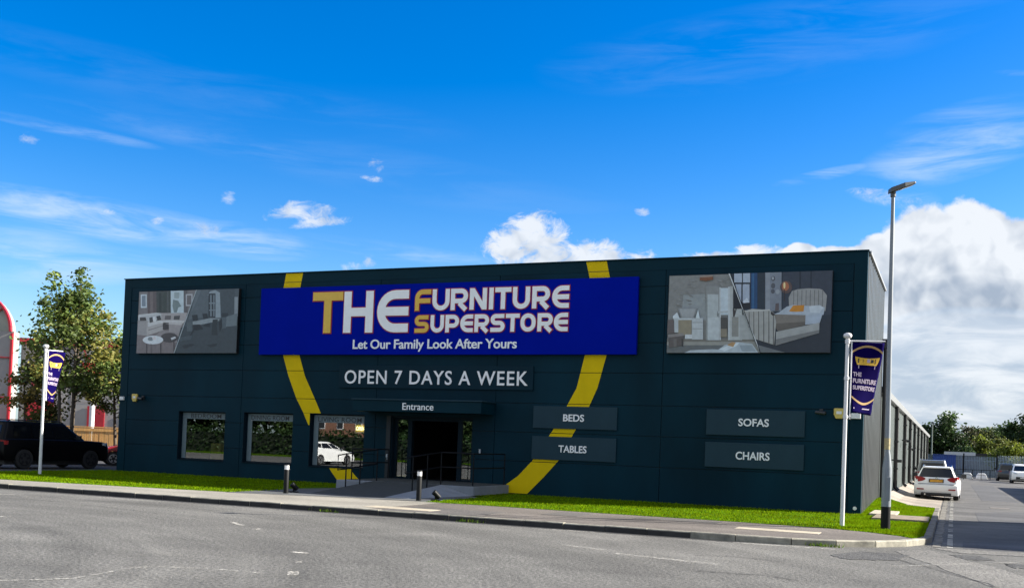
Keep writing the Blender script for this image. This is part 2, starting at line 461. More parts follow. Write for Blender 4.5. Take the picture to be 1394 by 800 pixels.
struct_local('kerb', kb, [M['kerb'], mat('grimy_shaded_kerb_face', (.030, .029, .028), .85, 0, .4, 2.5, .3, 50), mat('shaded_kerb', (.12, .11, .09), .85, 0, .4, 2.5, .3, 50)])
# tarred joint between kerb and road, a dark channel
ch = MB()
NKS = len([p for p in KP if p[1] == KN])
for i in range(NKS - 1):
    (a, an), (b, bn) = KP[i], KP[i + 1]
    ch.box(a, b, an - .22 - .03 * krng.random(), an - .01, -.05, .004)
struct_local('drain_channel', ch, mat('tarred_channel', (.022, .021, .02), .8, 0, .4, 3))

def back_of_pavement(s):
    xs = [-60, 0, 4, 9, 13.2, 15.8, 18.5, 22, 25.5, 27.8, 28.7, 29.3, 29.65]
    ys = [-9.1, -9.05, -8.95, -8.35, -7.6, -6.75, -6.55, -6.6, -6.55, -6.75, -7.2, -7.7, -8.3]
    return float(np.interp(s, xs, ys))
def corner_inner(s, d=.15):     # inner edge of the kerb at s
    c = KS - KR
    if s <= c: return KN + d
    r = KR - d; x = min(s - c, r * .9999)
    return KN + KR - math.sqrt(r * r - x * x)
def strip(mb, f0, f1, s0, s1, z0, z1, step=.5):
    n = max(1, int((s1 - s0) / step)); S = [s0 + (s1 - s0) * i / n for i in range(n + 1)]
    vs = []
    for s in S:
        a, b_ = f0(s), f1(s); vs += [(s, a, z0), (s, b_, z0), (s, a, z1), (s, b_, z1)]
    fs = [(0, 1, 3, 2), (4 * n, 4 * n + 2, 4 * n + 3, 4 * n + 1)]
    for i in range(n):
        p, q = 4 * i, 4 * i + 4
        fs += [(p + 2, p + 3, q + 3, q + 2), (p, q, q + 1, p + 1), (p, p + 2, q + 2, q), (p + 1, q + 1, q + 3, p + 3)]
    mb.add(vs, fs)
SPLIT = 17.8
pv = MB(); strip(pv, corner_inner, back_of_pavement, -60, SPLIT, -.1, .116)
struct_local('pavement', pv, M['pave_pale'])
pv2 = MB(); strip(pv2, corner_inner, lambda s: max(back_of_pavement(s), corner_inner(s) + .01), SPLIT, 29.6, -.1, .113, .2)
struct_local('pavement', pv2, M['pave'])
# repaired patches in the tarmac of the pavement
pt = MB()
for (a, b_, c, d) in [(18.2, 20.6, -10.35, -8.6), (21.4, 22.3, -8.4, -7.0), (23.4, 25.4, -7.6, -6.8)]:
    pt.box(a, b_, c, d, .05, .118)
struct_local('pavement_patch', pt, asphalt('patch_tarmac', .085, (1.05, .98, .92), .2, .3, 0))
# landing slab at the foot of the ramp
ls = MB(); ls.prism([(11.9, -8.05), (13.2, -7.58), (15.8, -6.73), (17.35, -6.6), (17.35, -3.3), (16.75, -2.68), (12.1, -2.68), (11.6, -5.0)], 0, .122, 'xy')
struct_local('landing_slab', ls, mat('landing_concrete', (.075, .08, .082), .85, 0, .18, 2, .2, 50))
# apron along the side wall (concrete, falls to the street)
ap = MB()
rows = [9.3, 12, 16, 20, 30, 45, 60, 75, 88]
prof = [(27.87, .36), (28.35, .16), (28.9, .07), (29.6, .03), (29.88, .012)]
vs = []
for n in rows:
    for (s, z) in prof:
        nn = n + (max(0, (29.0 - s)) * 0 - (s - 27.87) * 1.35 if n == rows[0] else 0)
        vs.append((s, nn, z))
k = len(prof)
fs = [(i * k + j, i * k + j + 1, (i + 1) * k + j + 1, (i + 1) * k + j) for i in range(len(rows) - 1) for j in range(k - 1)]
ap.add(vs, fs); struct_local('apron', ap, M['apron'])
# setts along the street edge
st = MB()
for i, n in enumerate(np.arange(-8.6, 26, .32)):
    st.mi = 0
    st.box(29.93, 30.10 + krng.uniform(-.03, .02), n, n + .27, -.05, .005 + krng.uniform(0, .010))
    st.mi = 1
    if krng.random() < .7: st.box(30.20, 30.31, n + .1, n + .24, -.05, .006 + krng.uniform(0, .006))
struct_local('gutter_setts', st, [mat('stone_sett', (.14, .13, .11), .85, 0, .6, 5), mat('pale_sett', (.34, .33, .30), .8, 0, .4, 5)])
# street repair patches
sp = MB()
for pts in [[(30.5, -9.6), (33, -9.2), (36.8, -8), (36.8, -4.4), (33, -5.2), (30.5, -6.4)], [(31.0, 2), (34.5, 3.2), (34.5, 12), (33.2, 11), (31, 8)], [(31.5, 20), (33, 20), (33, 55), (31.5, 55)]]:
    sp.prism(pts, -.05, .004, 'xy')
struct_local('street_patch', sp, asphalt('street_patch_tarmac', .06, (1, 1, 1.02), .25, .35, .3))
# broken and repaired tarmac where the street joins the road
def ragged(pts, amp, k=6, seed=1):
    r = random.Random(seed); out = []
    for i in range(len(pts)):
        a, b_ = Vector(pts[i]), Vector(pts[(i + 1) % len(pts)])
        for j in range(k):
            q = a + (b_ - a) * (j / k); out.append((q.x + r.uniform(-amp, amp), q.y + r.uniform(-amp, amp)))
    return out
dk = MB()
for sd_, pts in enumerate([[(28.3, -12.0), (28.75, -10.85), (29.6, -10.9), (29.45, -12.1), (28.7, -12.6)], [(30.25, -10.2), (30.75, -9.9), (31.0, -10.7), (30.5, -11.0)], [(31.1, -11.2), (31.5, -11.0), (31.55, -11.8), (31.2, -11.9)]]):
    dk.prism(ragged(pts, .05, 6, sd_), -.05, .0065, 'xy')
struct_local('tarmac_scar', dk, asphalt('scar_tarmac', .066, (1, 1, .98), .35, .8, .3))
lt = MB()
lt.prism(ragged([(29.9, -8.9), (36.5, -7.2), (36.5, -8.0), (30.5, -9.6)], .06, 8, 9), -.05, .0055, 'xy')
lt.prism(ragged([(29.3, -10.2), (29.9, -9.4), (31.9, -14.6), (31.2, -16.2)], .06, 8, 10), -.05, .0050, 'xy')
struct_local('pale_tarmac', lt, asphalt('pale_tarmac', .135, (1.03, 1.0, .92), .2, .7, .4))
# a sealed joint and hairline cracks
cr = MB(); rc_ = random.Random(8)
for path, w in [([(28.9, -10.9), (29.9, -12.7), (31.0, -15.2), (31.6, -16.6)], .035), ([(30.6, -11.0), (31.3, -11.3), (32.2, -11.7)], .04), ([(26.4, -13.9), (27.0, -13.6), (27.9, -13.9)], .03), ([(8.2, -13.2), (10.5, -13.1), (13.4, -13.6), (15.3, -14.2)], .025), ([(26.9, -16.1), (27.8, -15.9), (28.4, -16.2)], .03)]:
    P = [Vector(q) for q in path]; q_ = []
    for a, b_ in zip(P[:-1], P[1:]):
        for j in range(9): q_.append(a + (b_ - a) * (j / 9) + Vector((rc_.uniform(-.05, .05), rc_.uniform(-.05, .05))))
    for a, b_ in zip(q_[:-1], q_[1:]):
        t_ = (b_ - a).normalized(); nn = Vector((-t_.y, t_.x)) * w / 2 * rc_.uniform(.4, 1.2)
        cr.quad((*(a - nn), .0085), (*(b_ - nn), .0085), (*(b_ + nn), .0085), (*(a + nn), .0085))
struct_local('tarmac_crack', cr, mat('crack_filler', (.028, .027, .026), .8, 0, .4, 6))
# worn paint on the road
def worn_paint():
    m, nt, b = newmat('worn_road_paint'); N, L = nt.nodes, nt.links
    b.inputs['Base Color'].default_value = (.62, .60, .54, 1); b.inputs['Roughness'].default_value = .8
    tc = N.new('ShaderNodeTexCoord'); nz = N.new('ShaderNodeTexNoise'); nz.inputs['Scale'].default_value = 9; nz.inputs['Detail'].default_value = 8; nz.inputs['Roughness'].default_value = .75
    L.new(tc.outputs['Object'], nz.inputs['Vector'])
    a = N.new('ShaderNodeAttribute'); a.attribute_name = 'Col'
    mr = N.new('ShaderNodeMapRange'); mr.inputs['From Min'].default_value = .44; mr.inputs['From Max'].default_value = .66
    L.new(nz.outputs['Fac'], mr.inputs['Value'])
    mu = N.new('ShaderNodeMath'); mu.operation = 'MULTIPLY'; L.new(mr.outputs['Result'], mu.inputs[0]); L.new(a.outputs['Fac'], mu.inputs[1])
    L.new(mu.outputs[0], b.inputs['Alpha']); return m
M['worn_paint'] = worn_paint()
rm = MB()
def dash(p, q, w, al, z=.0075):
    a, b_ = Vector(p), Vector(q); t = (b_ - a).normalized(); nn = Vector((-t.y, t.x)) * w / 2
    rm.col = (al,) * 3
    rm.quad((*(a - nn), z), (*(b_ - nn), z), (*(b_ + nn), z), (*(a + nn), z))
for (p, q, w, al) in [((17.35, -14.55), (17.95, -14.98), .12, 1), ((18.55, -15.32), (18.75, -15.52), .10, .9), ((21.25, -18.0), (21.55, -18.05), .16, 1), ((22.6, -19.85), (22.8, -20.15), .14, 1), ((22.0, -18.9), (22.15, -19.1), .1, .6),
                      ((8.3, -12.55), (8.95, -12.15), .12, .9), ((9.3, -12.6), (9.8, -12.3), .1, .6), ((13.7, -17.0), (13.95, -16.75), .12, .9), ((12.8, -15.9), (13.0, -15.7), .1, .5), ((26.6, -10.95), (28.3, -10.83), .12, .8), ((22.7, -10.98), (23.6, -10.9), .10, .8),
                      ((25.2, -14.6), (27.0, -15.0), .2, .45), ((24.0, -13.9), (24.9, -14.2), .14, .4), ((29.4, -13.2), (31.4, -10.7), .10, .4)]:
    dash(p, q, w, al)
ring = [(20.4, -23.2), (20.62, -22.57), (20.85, -22.3), (21.08, -21.96), (21.02, -21.6), (20.96, -21.29), (20.9, -21.0), (20.92, -20.76), (21.05, -20.6), (21.3, -20.45), (21.8, -20.3), (22.4, -20.25)]
for a, b_ in zip(ring[:-1], ring[1:]): dash(a, b_, .055, .75)
ring2 = [(19.9, -19.8), (20.3, -19.35), (20.84, -18.96), (21.2, -18.7), (21.6, -18.6)]
for a, b_ in zip(ring2[:-1], ring2[1:]): dash(a, b_, .04, .4)
struct_local('road_marking', rm, M['worn_paint'])
# inspection cover in the street and small pavement slabs
def flat_thing(name, label, cat, pts, z0, z1, m):
    c = Vector((sum(p[0] for p in pts) / len(pts), sum(p[1] for p in pts) / len(pts)))
    b = MB(); b.prism([(p[0] - c.x, p[1] - c.y) for p in pts], z0, z1, 'xy')
    o = b.build(name, m, None, bevel=.01); o.location = W3(c.x, c.y, 0); o.rotation_euler = (0, 0, -YAW)
    return props(o, label, cat)
rect = lambda a, b_, c, d: [(a, c), (b_, c), (b_, d), (a, d)]
flat_thing('paving_slab', 'pale rectangular slab in the pavement near the foot of the ramp', 'paving slab', rect(17.4, 19.2, -9.85, -9.25), .05, .124, M['slab'])
flat_thing('paving_slab', 'long pale slab in the brown pavement by the right flagpole', 'paving slab', rect(26.0, 27.75, -8.75, -8.2), .05, .121, M['slab'])
flat_thing('concrete_slab', 'narrow pale concrete slab lying in the grass behind the lamp post', 'concrete slab', rect(28.15, 28.85, -.6, 1.5), .05, .20, M['slab'])
flat_thing('concrete_slab', 'wide brown concrete slab lying in the grass beside the street corner', 'concrete slab', rect(28.35, 29.72, -2.5, -.5), .05, .19, M['slab_brown'])
flat_thing('inspection_cover', 'worn concrete inspection cover in the tarmac of the side street', 'drain cover', rect(31.6, 32.3, 12.2, 13.3), -.02, .009, mat('worn_cover', (.10, .09, .078), .85, 0, .35, 5))

# ---- grass verge: a turf sheet and loose blades
def in_turf(s, n):
    nb = back_of_pavement(s)
    if n < nb - .07 * random.random() ** 2 + .03 * math.sin(s * 5) * math.sin(s * 1.7): return False
    if s <= 27.9:
        if n > -.06: return False
        if s < .9 and n > -5.5 - (s - .9) * 3.1 and s < -.3: return False
        if s < -.35: return False
        if 11.5 < s < 17.4 and n > back_of_pavement(s) - .1 and n > -8.1:
            if s < 12.0: return n > -2.7 or n < -5.2
            if s > 16.8: return n > -2.6
            return False
        return True
    if s > KS - .16: return False
    if n < corner_inner(s): return False
    return n < 9.2 - (s - 27.87) * 1.35
def turf_z(s, n):
    z = .118
    if s > 27.86 and n > 0: z += .24 * max(0, 1 - (s - 27.86) / .9) * min(1, n / 6.0)
    return z
tf = MB()
strip(tf, back_of_pavement, lambda s: -.01, -.35, 11.95, 0, .119, .3)
strip(tf, back_of_pavement, lambda s: -.01, 17.3, 27.85, 0, .119, .3)
strip(tf, lambda s: max(back_of_pavement(s), corner_inner(s)), lambda s: 9.2 - (s - 27.87) * 1.35, 27.85, 29.74, 0, .119, .15)
# raised edge along the side wall
vs = []
ns = [0, 2, 4, 6, 7.5, 9.1]; ss = [27.87, 28.1, 28.4, 28.76]
for n in ns:
    for s in ss: vs.append((s, n, turf_z(s, n) + .004))
tf.add(vs, [(i * 4 + j, i * 4 + j + 1, (i + 1) * 4 + j + 1, (i + 1) * 4 + j) for i in range(5) for j in range(3)])
struct_local('turf', tf, M['soil'])
def grass_mesh(n):
    r = np.random.default_rng(11); P = []
    while len(P) < n:
        if r.random() < .36: s, m_ = r.uniform(27.8, 29.76), r.uniform(-8.4, 9.2)
        else: s, m_ = r.uniform(-.3, 27.9), r.uniform(-9.1, 0)
        if in_turf(s, m_): P.append((s, m_, turf_z(s, m_)))
    P = np.array(P); h = r.uniform(.02, .055, n); w = r.uniform(.008, .016, n); a = r.uniform(0, 2 * math.pi, n); lean = r.uniform(-.03, .03, (n, 2))
    V = np.zeros((n, 3, 3)); dx, dy = np.cos(a) * w, np.sin(a) * w
    V[:, 0] = P - np.stack([dx, dy, np.zeros(n)], 1); V[:, 1] = P + np.stack([dx, dy, np.zeros(n)], 1)
    V[:, 2] = P + np.stack([lean[:, 0], lean[:, 1], h], 1)
    me = bpy.data.meshes.new('grass'); me.vertices.add(3 * n); me.vertices.foreach_set('co', V.ravel())
    me.loops.add(3 * n); me.loops.foreach_set('vertex_index', np.arange(3 * n)); me.polygons.add(n)
    me.polygons.foreach_set('loop_start', np.arange(0, 3 * n, 3)); me.update(); me.validate()
    ca = me.color_attributes.new('Col', 'FLOAT_COLOR', 'CORNER')
    base = np.array([.10, .20, .002]); t = r.random(n)[:, None]
    # mown patches of different greens, some straw
    pat = .5 + .5 * np.sin(P[:, 0] * 1.7 + 1.3 * np.sin(P[:, 1] * 1.1)) * np.sin(P[:, 1] * 2.3 + .9 * np.sin(P[:, 0] * .8))
    pat = (pat * .5 + .5 * (.5 + .5 * np.sin(P[:, 0] * 4.3 + P[:, 1] * 3.1 + 2 * np.sin(P[:, 1] * 5))))[:, None]
    base = base * (.72 + .5 * pat) + np.array([.03, .012, 0]) * (1 - pat)
    c = base * (.7 + .6 * t) + np.array([.05, .02, .0]) * (r.random(n)[:, None] ** 3)
    d = np.ones((n, 3, 4)); d[:, :, :3] = c[:, None, :]; ca.data.foreach_set('color', d.ravel())
    return me
gm = grass_mesh(90000); M['blade'] = attr_mat('grass_blades', .9, .12, .8, .35, .03); gm.materials.append(M['blade'])
go = bpy.data.objects.new('grass', gm); COL.objects.link(go); go.location = W3(0, 0, 0); go.rotation_euler = (0, 0, -YAW)
props(go, 'short bright green grass of the verge in front of the store', 'grass', None, 'stuff')
# weeds in the kerb joint
def weed(s, n, label, k):
    r = random.Random(k); b = MB()
    for i in range(60):
        x, y = r.gauss(0, .16), r.gauss(0, .03); a = r.uniform(0, 6.28); h = r.uniform(.03, .09); w = .015
        b.col = (.07 + .05 * r.random(), .13 + .05 * r.random(), .02)
        b.add([(x - w * math.cos(a), y - w * math.sin(a), 0), (x + w * math.cos(a), y + w * math.sin(a), 0), (x + r.uniform(-.05, .05), y + r.uniform(-.05, .05), h)], [(0, 1, 2)])
    o = b.build('weed', M['blade'], None, fix=False); o.location = W3(s, n, .004); o.rotation_euler = (0, 0, -YAW)
    props(o, label, 'weed', 'weeds in the gutter')
weed(16.9, KN - .05, 'small weed growing from the gutter left of the bollards', 1)
weed(20.6, KN - .05, 'small weed growing from the gutter in front of the ramp', 2)
weed(28.0, -10.35, 'small weed growing at the foot of the pale corner kerb', 3)

# ================================================================ THE STORE
store = thing('furniture_store', 'long dark anthracite furniture store with a yellow oval stripe and a grey ribbed side wall', 'store', W3(0, 0, BASE), -YAW)
OPEN = [(2.97, 5.20, .57, 2.42), (6.05, 8.26, .57, 2.44), (8.99, 11.28, .55, 2.46), (12.38, 15.50, .30, 2.46)]
JS = [.35, 5.9, 11.72, 16.3, 21.95, WID - .35]
JZ = [1.08, 2.03, 2.98, 3.99, 4.94, 5.83, 6.70, 7.22]
GAP = .011
def cells():
    S = sorted(set([0.0, WID - .005] + JS + [v for o in OPEN for v in o[:2]])); Z = sorted(set([0.0] + JZ + [v for o in OPEN for v in o[2:]]))
    for i in range(len(S) - 1):
        for j in range(len(Z) - 1):
            cs, cz = (S[i] + S[i + 1]) / 2, (Z[j] + Z[j + 1]) / 2
            if any(o[0] < cs < o[1] and o[2] < cz < o[3] for o in OPEN): continue
            yield S[i], S[i + 1], Z[j], Z[j + 1]
fw = MB(); bk = MB()
for (a, b_, c, d) in cells():
    g_ = lambda v, J: GAP if v in J else 0
    a2, b2, c2, d2 = a + g_(a, JS), b_ - g_(b_, JS), c + g_(c, JZ), d - g_(d, JZ)
    fw.quad((a2, 0, c2), (b2, 0, c2), (b2, 0, d2), (a2, 0, d2))
    # chamfered returns into the joint
    for (p, q) in [((a2, c2), (b2, c2)), ((b2, c2), (b2, d2)), ((b2, d2), (a2, d2)), ((a2, d2), (a2, c2))]:
        horizontal = p[1] == q[1]
        edge = (horizontal and (c if p[1] == c2 else d) in JZ) or (not horizontal and (a if p[0] == a2 else b_) in JS)
        if edge:
            ox = 0 if horizontal else (-.008 if p[0] == a2 else .008); oz = 0 if not horizontal else (-.008 if p[1] == c2 else .008)
            fw.quad((p[0], 0, p[1]), (q[0], 0, q[1]), (q[0] + ox, .028, q[1] + oz), (p[0] + ox, .028, p[1] + oz))
    bk.quad((a, .03, c), (b_, .03, c), (b_, .03, d), (a, .03, d))
fw.build('front_wall', M['panel'], store, fix=False)
bk.build('joint_backing', M['panel_joint'], store, fix=False)
for a, c in ((-.02, .35 - GAP), (WID - .35 + GAP, WID + .02)):
    tr = MB(); tr.box(a, c, -.012, .2, 0, HGT - .02); tr.build('corner_flashing', M['flashing'], store)
tp = MB()
tp.box(.35 - GAP - .02, WID - .35 + GAP + .02, -.010, .19, 7.205, HGT - .022)
tp.box(-.05, WID + .05, -.05, .28, HGT - .02, HGT + .012)
tp.build('parapet_cap', M['flashing'], store)
DEP = 7.37
# ribbed side of the tall front block
def ribbed(mb, s, n0, n1, z0, z1, pitch, depth):
    prof = []; n = n0
    while n < n1 - 1e-6:
        for (dn, ds) in [(0, 0), (pitch * .62, 0), (pitch * .70, depth), (pitch * .92, depth)]:
            if n + dn <= n1: prof.append((n + dn, s + ds))
        n += pitch
    prof.append((n1, s))
    k = len(prof)
    mb.add([(p[1], p[0], z0) for p in prof] + [(p[1], p[0], z1) for p in prof], [(i, i + 1, k + i + 1, k + i) for i in range(k - 1)])
sw = MB(); ribbed(sw, WID - .01, .20, DEP, 0, HGT - .02, .52, .045)
sw.build('side_wall', M['side_clad'], store, fix=False)
cpg = MB(); cpg.box(WID - .2, WID + .09, .29, DEP + .05, HGT - .05, HGT + .03)
cpg.build('side_coping', M['gutter'], store)
bw = MB(); bw.box(.0, WID - .02, DEP - .1, DEP, 0, HGT - .05); bw.box(0, .1, .2, DEP - .1, 0, HGT - .05); bw.box(.1, WID - .05, .2, DEP - .1, 7.0, 7.1)
bw.build('rear_parapet', M['side_clad'], store)
LEN, EAVE = 80.5, 4.16
lw = MB(); ribbed(lw, WID - .06, DEP + .01, LEN, 0, EAVE - .2, .30, .03)
lw.build('long_wall', M['long_clad'], store, fix=False)
gt = MB(); gt.prism([(WID - .05, EAVE - .22), (WID + .12, EAVE - .22), (WID + .16, EAVE), (WID - .05, EAVE)], DEP + .05, LEN, 'xz')
gt.build('gutter', M['gutter'], store, bevel=.01)
rf = MB(); rf.prism([(.1, EAVE - .05), (WID - .05, EAVE - .02), (WID / 2, EAVE + 1.9)], DEP + .02, LEN, 'xz')
rf.build('roof', M['roof'], store)
le = MB(); le.box(.05, .15, DEP + .02, LEN, 0, EAVE - .05); le.box(.15, WID - .1, LEN - .12, LEN - .02, 0, EAVE - .05)
le.build('rear_wall', M['long_clad'], store)
for i, n in enumerate([17.6, 26.0, 33.0, 40.3, 47.7, 56.0, 64.4, 73.9]):
    d = MB(); d.tube([(WID + .06, n, EAVE - .2), (WID + .06, n, .55), (WID + .06, n + .02, .38), (WID + .2, n + .02, .24)], .085, 8)
    for z in (1.2, 2.4, 3.4): d.box(WID - .03, WID + .16, n - .11, n + .11, z - .03, z + .03)
    d.build('downpipe', M['black_pipe'], store, auto=40)
d = MB(); d.tube([(WID + .12, DEP + .02, 5.5), (WID + .12, DEP + .02, .1)], .075, 10); d.box(WID + .01, WID + .27, DEP - .12, DEP + .16, 5.5, 5.82)
d.build('downpipe', M['black_pipe'], store, auto=40)
for n, z in [(24.0, 2.55), (31.2, 2.2), (15.2, 1.55)]:
    d = MB(); d.box(WID, WID + .30, n - .05, n + .05, z, z + .06); d.box(WID + .22, WID + .42, n - .12, n + .12, z - .07, z + .05)
    d.build('wall_light', M['black_pipe'], store, bevel=.01)
# interior rooms behind the glass
it = MB(); it.mi = 0
it.box(.4, WID - .4, 6.9, 7.0, .0, 3.2); it.box(.4, .5, .5, 6.9, 0, 3.2); it.box(WID - .5, WID - .4, .5, 6.9, 0, 3.2); it.box(.4, WID - .4, .35, 6.95, 3.2, 3.3)
it.box(5.55, 5.7, .35, 6.9, 0, 3.2); it.box(11.6, 11.75, .35, 6.9, 0, 3.2); it.box(15.9, 16.05, .35, 6.9, 0, 3.2)
it.mi = 1; it.box(.5, WID - .5, .4, 6.9, .0, .26)
it.build('interior', [M['dark_in'], M['floor_in']], store)

# --- windows
def window(x0, x1, z0, z1, txt, tbox):
    w = thing('window', None, None, (0, 0, 0)); w.parent = store
    REC = .20
    b = MB()
    b.box(x0 - .0, x0 + .012, .0, REC + .08, z0, z1); b.box(x1 - .012, x1, .0, REC + .08, z0, z1)
    b.box(x0 + .012, x1 - .012, .0, REC + .08, z1 - .012, z1); b.box(x0 + .012, x1 - .012, -.035, REC + .08, z0 - .004, z0 + .02)
    b.box(x0 + .012, x0 + .05, REC - .03, REC + .05, z0 + .02, z1 - .012); b.box(x1 - .05, x1 - .012, REC - .03, REC + .05, z0 + .02, z1 - .012)
    b.box(x0 + .05, x1 - .05, REC - .03, REC + .05, z0 + .02, z0 + .06); b.box(x0 + .05, x1 - .05, REC - .03, REC + .05, z1 - .05, z1 - .012)
    b.build('frame', M['frame'], w)
    p = MB(); p.quad((x0 + .04, REC, z0 + .05), (x1 - .04, REC, z0 + .05), (x1 - .04, REC, z1 - .04), (x0 + .04, REC, z1 - .04))
    p.build('pane', M['glass'], w, fix=False)
    s = MB(); s.box(x0 + .052, x1 - .052, REC - .012, REC - .008, tbox[2] - .03, z1 - .052)
    s.build('label_strip', M['frost'], w)
    text_part('lettering', txt, tbox, REC - .0125, .004, M['black_txt'], w, .004, 1.05)
    s = MB(); s.box(x0 + .052, x0 + .25, REC - .012, REC - .008, z0 + .062, tbox[2] - .032)
    s.build('frosted_edge', M['frost'], w)
    return w
window(*OPEN[0], 'BEDROOM', (3.42, 4.86, 2.17, 2.34))
window(*OPEN[1], 'DINING ROOM', (6.26, 7.95, 2.17, 2.34))
w3_ = window(*OPEN[2], 'LIVING ROOM', (9.22, 11.04, 2.18, 2.35))
led = thing('open_sign', 'small lit OPEN sign hanging inside the living room window', 'lit sign', W3(10.91, .34, BASE + 1.98), -YAW)
b = MB(); b.box(-.24, .24, 0, .03, -.17, .17); b.build('surround', M['white_plastic'], led, bevel=.04)
b = MB(); b.box(-.2, .2, -.012, -.001, -.12, .12); b.build('lit_face', emit('lit_yellow_face', (.9, .62, .08), .22), led)
text_part('lettering', 'OPEN', (-.17, .17, -.07, .07), -.013, .008, emit('white_light', (1, .9, .45), 1.4), led, .02)
pn = thing('seat_panels', 'pair of mustard yellow upholstered panels standing low behind the bedroom window', 'seat', W3(4.25, 1.0, BASE + .26), -YAW)
for x0, x1 in ((-.52, -.03), (.03, .52)):
    b = MB(); b.box(x0, x1, 0, .18, .25, .98); b.build('upholstered_panel', mat('mustard_fabric', (.55, .36, .05), .8, 0, .15, 8), pn, bevel=.05)
b = MB(); b.box(-.52, .52, .0, .6, 0, .25); b.build('base', M['dark_in'], pn, bevel=.02)

# --- entrance
en = thing('entrance', None, None, (0, 0, 0)); en.parent = store
x0, x1, z0, z1 = OPEN[3]
b = MB(); rc = .22
b.box(x0, x0 + .03, 0, rc + .1, z0, z1); b.box(x1 - .03, x1, 0, rc + .1, z0, z1); b.box(x0 + .03, x1 - .03, 0, rc + .1, z1 - .05, z1)
for (a, c) in [(12.41, 12.49), (12.93, 13.09), (14.86, 15.02), (15.42, 15.47)]: b.box(a, c, rc - .04, rc + .06, z0, z1 - .05)
b.box(13.09, 14.86, rc - .04, rc + .06, 2.30, z1 - .05); b.box(12.49, 12.93, rc - .04, rc + .06, 2.34, z1 - .05); b.box(15.02, 15.42, rc - .04, rc + .06, 2.34, z1 - .05)
b.box(12.49, 12.93, rc - .04, rc + .06, z0, z0 + .06); b.box(15.02, 15.42, rc - .04, rc + .06, z0, z0 + .06)
b.build('door_frame', M['frame'], en)
for (a, c) in [(12.47, 12.95), (15.0, 15.44)]:
    p = MB(); p.quad((a, rc, z0 + .05), (c, rc, z0 + .05), (c, rc, 2.36), (a, rc, 2.36)); p.build('side_pane', M['glass'], en, fix=False)
for (a, c) in [(12.47, 13.07), (14.88, 15.45)]:        # sliding leaves drawn back
    s = MB(); s.box(a, a + .05, .34, .38, z0, 2.3); s.box(c - .05, c, .34, .38, z0, 2.3); s.box(a + .05, c - .05, .34, .38, z0, z0 + .09); s.box(a + .05, c - .05, .34, .38, 2.23, 2.3)
    d = s.build('sliding_door', M['frame'], en)
    p = MB(); p.quad((a + .05, .36, z0 + .09), (c - .05, .36, z0 + .09), (c - .05, .36, 2.23), (a + .05, .36, 2.23)); p.build('pane', M['glass_door'], d, fix=False)
b = MB(); b.box(12.2, 12.37, -.06, .0, .30, 2.46); b.build('door_pilaster', M['panel_joint'], en)
b = MB(); b.box(12.27, 12.33, -.13, -.06, 1.0, 1.12); b.tube([(12.3, -.095, 1.0), (12.3, -.095, .93)], .02, 8); b.build('intercom', M['galv'], en, bevel=.008)
b = MB(); b.box(15.78, 15.84, -.06, -.003, 1.25, 1.42); b.build('push_pad', M['galv'], en, bevel=.006)
# --- canopy over the door
ca = thing('canopy', None, None, (0, 0, 0)); ca.parent = store
b = MB(); b.box(11.42, 16.28, -1.05, .0, 2.56, 2.94); b.build('fascia_box', M['flashing'], ca, bevel=.012)
b = MB(); b.box(11.38, 16.32, -1.09, .0, 2.942, 2.985); b.build('cap', M['board'], ca, bevel=.008)
text_part('lettering', 'Entrance', (13.38, 14.55, 2.63, 2.86), -1.052, .02, M['silver_txt'], ca, .006)

# --- the yellow oval stripe
Lc = [(7.55, 7.69, 8.43), (7.05, 7.60, 8.34), (6.3, 7.54, 8.28), (5.4, 7.56, 8.30), (4.56, 7.70, 8.42), (3.8, 7.98, 8.70), (3.0, 8.36, 9.16), (2.47, 8.70, 9.45), (2.1, 8.90, 9.72), (1.5, 9.25, 10.1), (.8, 9.70, 10.62), (.4, 10.0, 10.9), (.03, 10.34, 11.32)]
Rc = [(7.55, 19.31, 20.00), (7.05, 19.44, 20.12), (6.3, 19.50, 20.20), (5.4, 19.48, 20.20), (4.56, 19.38, 20.11), (3.5, 19.14, 19.84), (2.9, 18.82, 19.58), (2.13, 18.38, 19.14), (1.16, 17.74, 18.62), (.6, 17.22, 18.12), (.03, 16.42, 17.56)]
def stripe(tab, z_hi, z_lo, side_cut=None):
    T = np.array(tab)[::-1]
    b = MB(); Z = [z_lo, z_hi] + [z for z in JZ if z_lo < z < z_hi]; Z.sort()
    for za, zb in zip(Z[:-1], Z[1:]):
        a = za + (.010 if za in JZ else 0); c = zb - (.010 if zb in JZ else 0); k = max(1, int((c - a) / .08))
        zz = np.linspace(a, c, k + 1); l = np.interp(zz, T[:, 0], T[:, 1]); r = np.interp(zz, T[:, 0], T[:, 2])
        if side_cut is not None: r = np.minimum(r, side_cut)
        for i in range(k):
            if r[i] <= l[i] and r[i + 1] <= l[i + 1]: continue
            b.quad((l[i], -.014, zz[i]), (max(l[i], r[i]), -.014, zz[i]), (max(l[i + 1], r[i + 1]), -.014, zz[i + 1]), (l[i + 1], -.014, zz[i + 1]))
    b.build('yellow_stripe', M['yellow'], store, fix=False)
stripe(Lc, 7.545, 2.47); stripe(Lc, 2.46, 2.02, 8.985); stripe(Lc, .54, .03)
stripe(Rc, 7.545, .03)

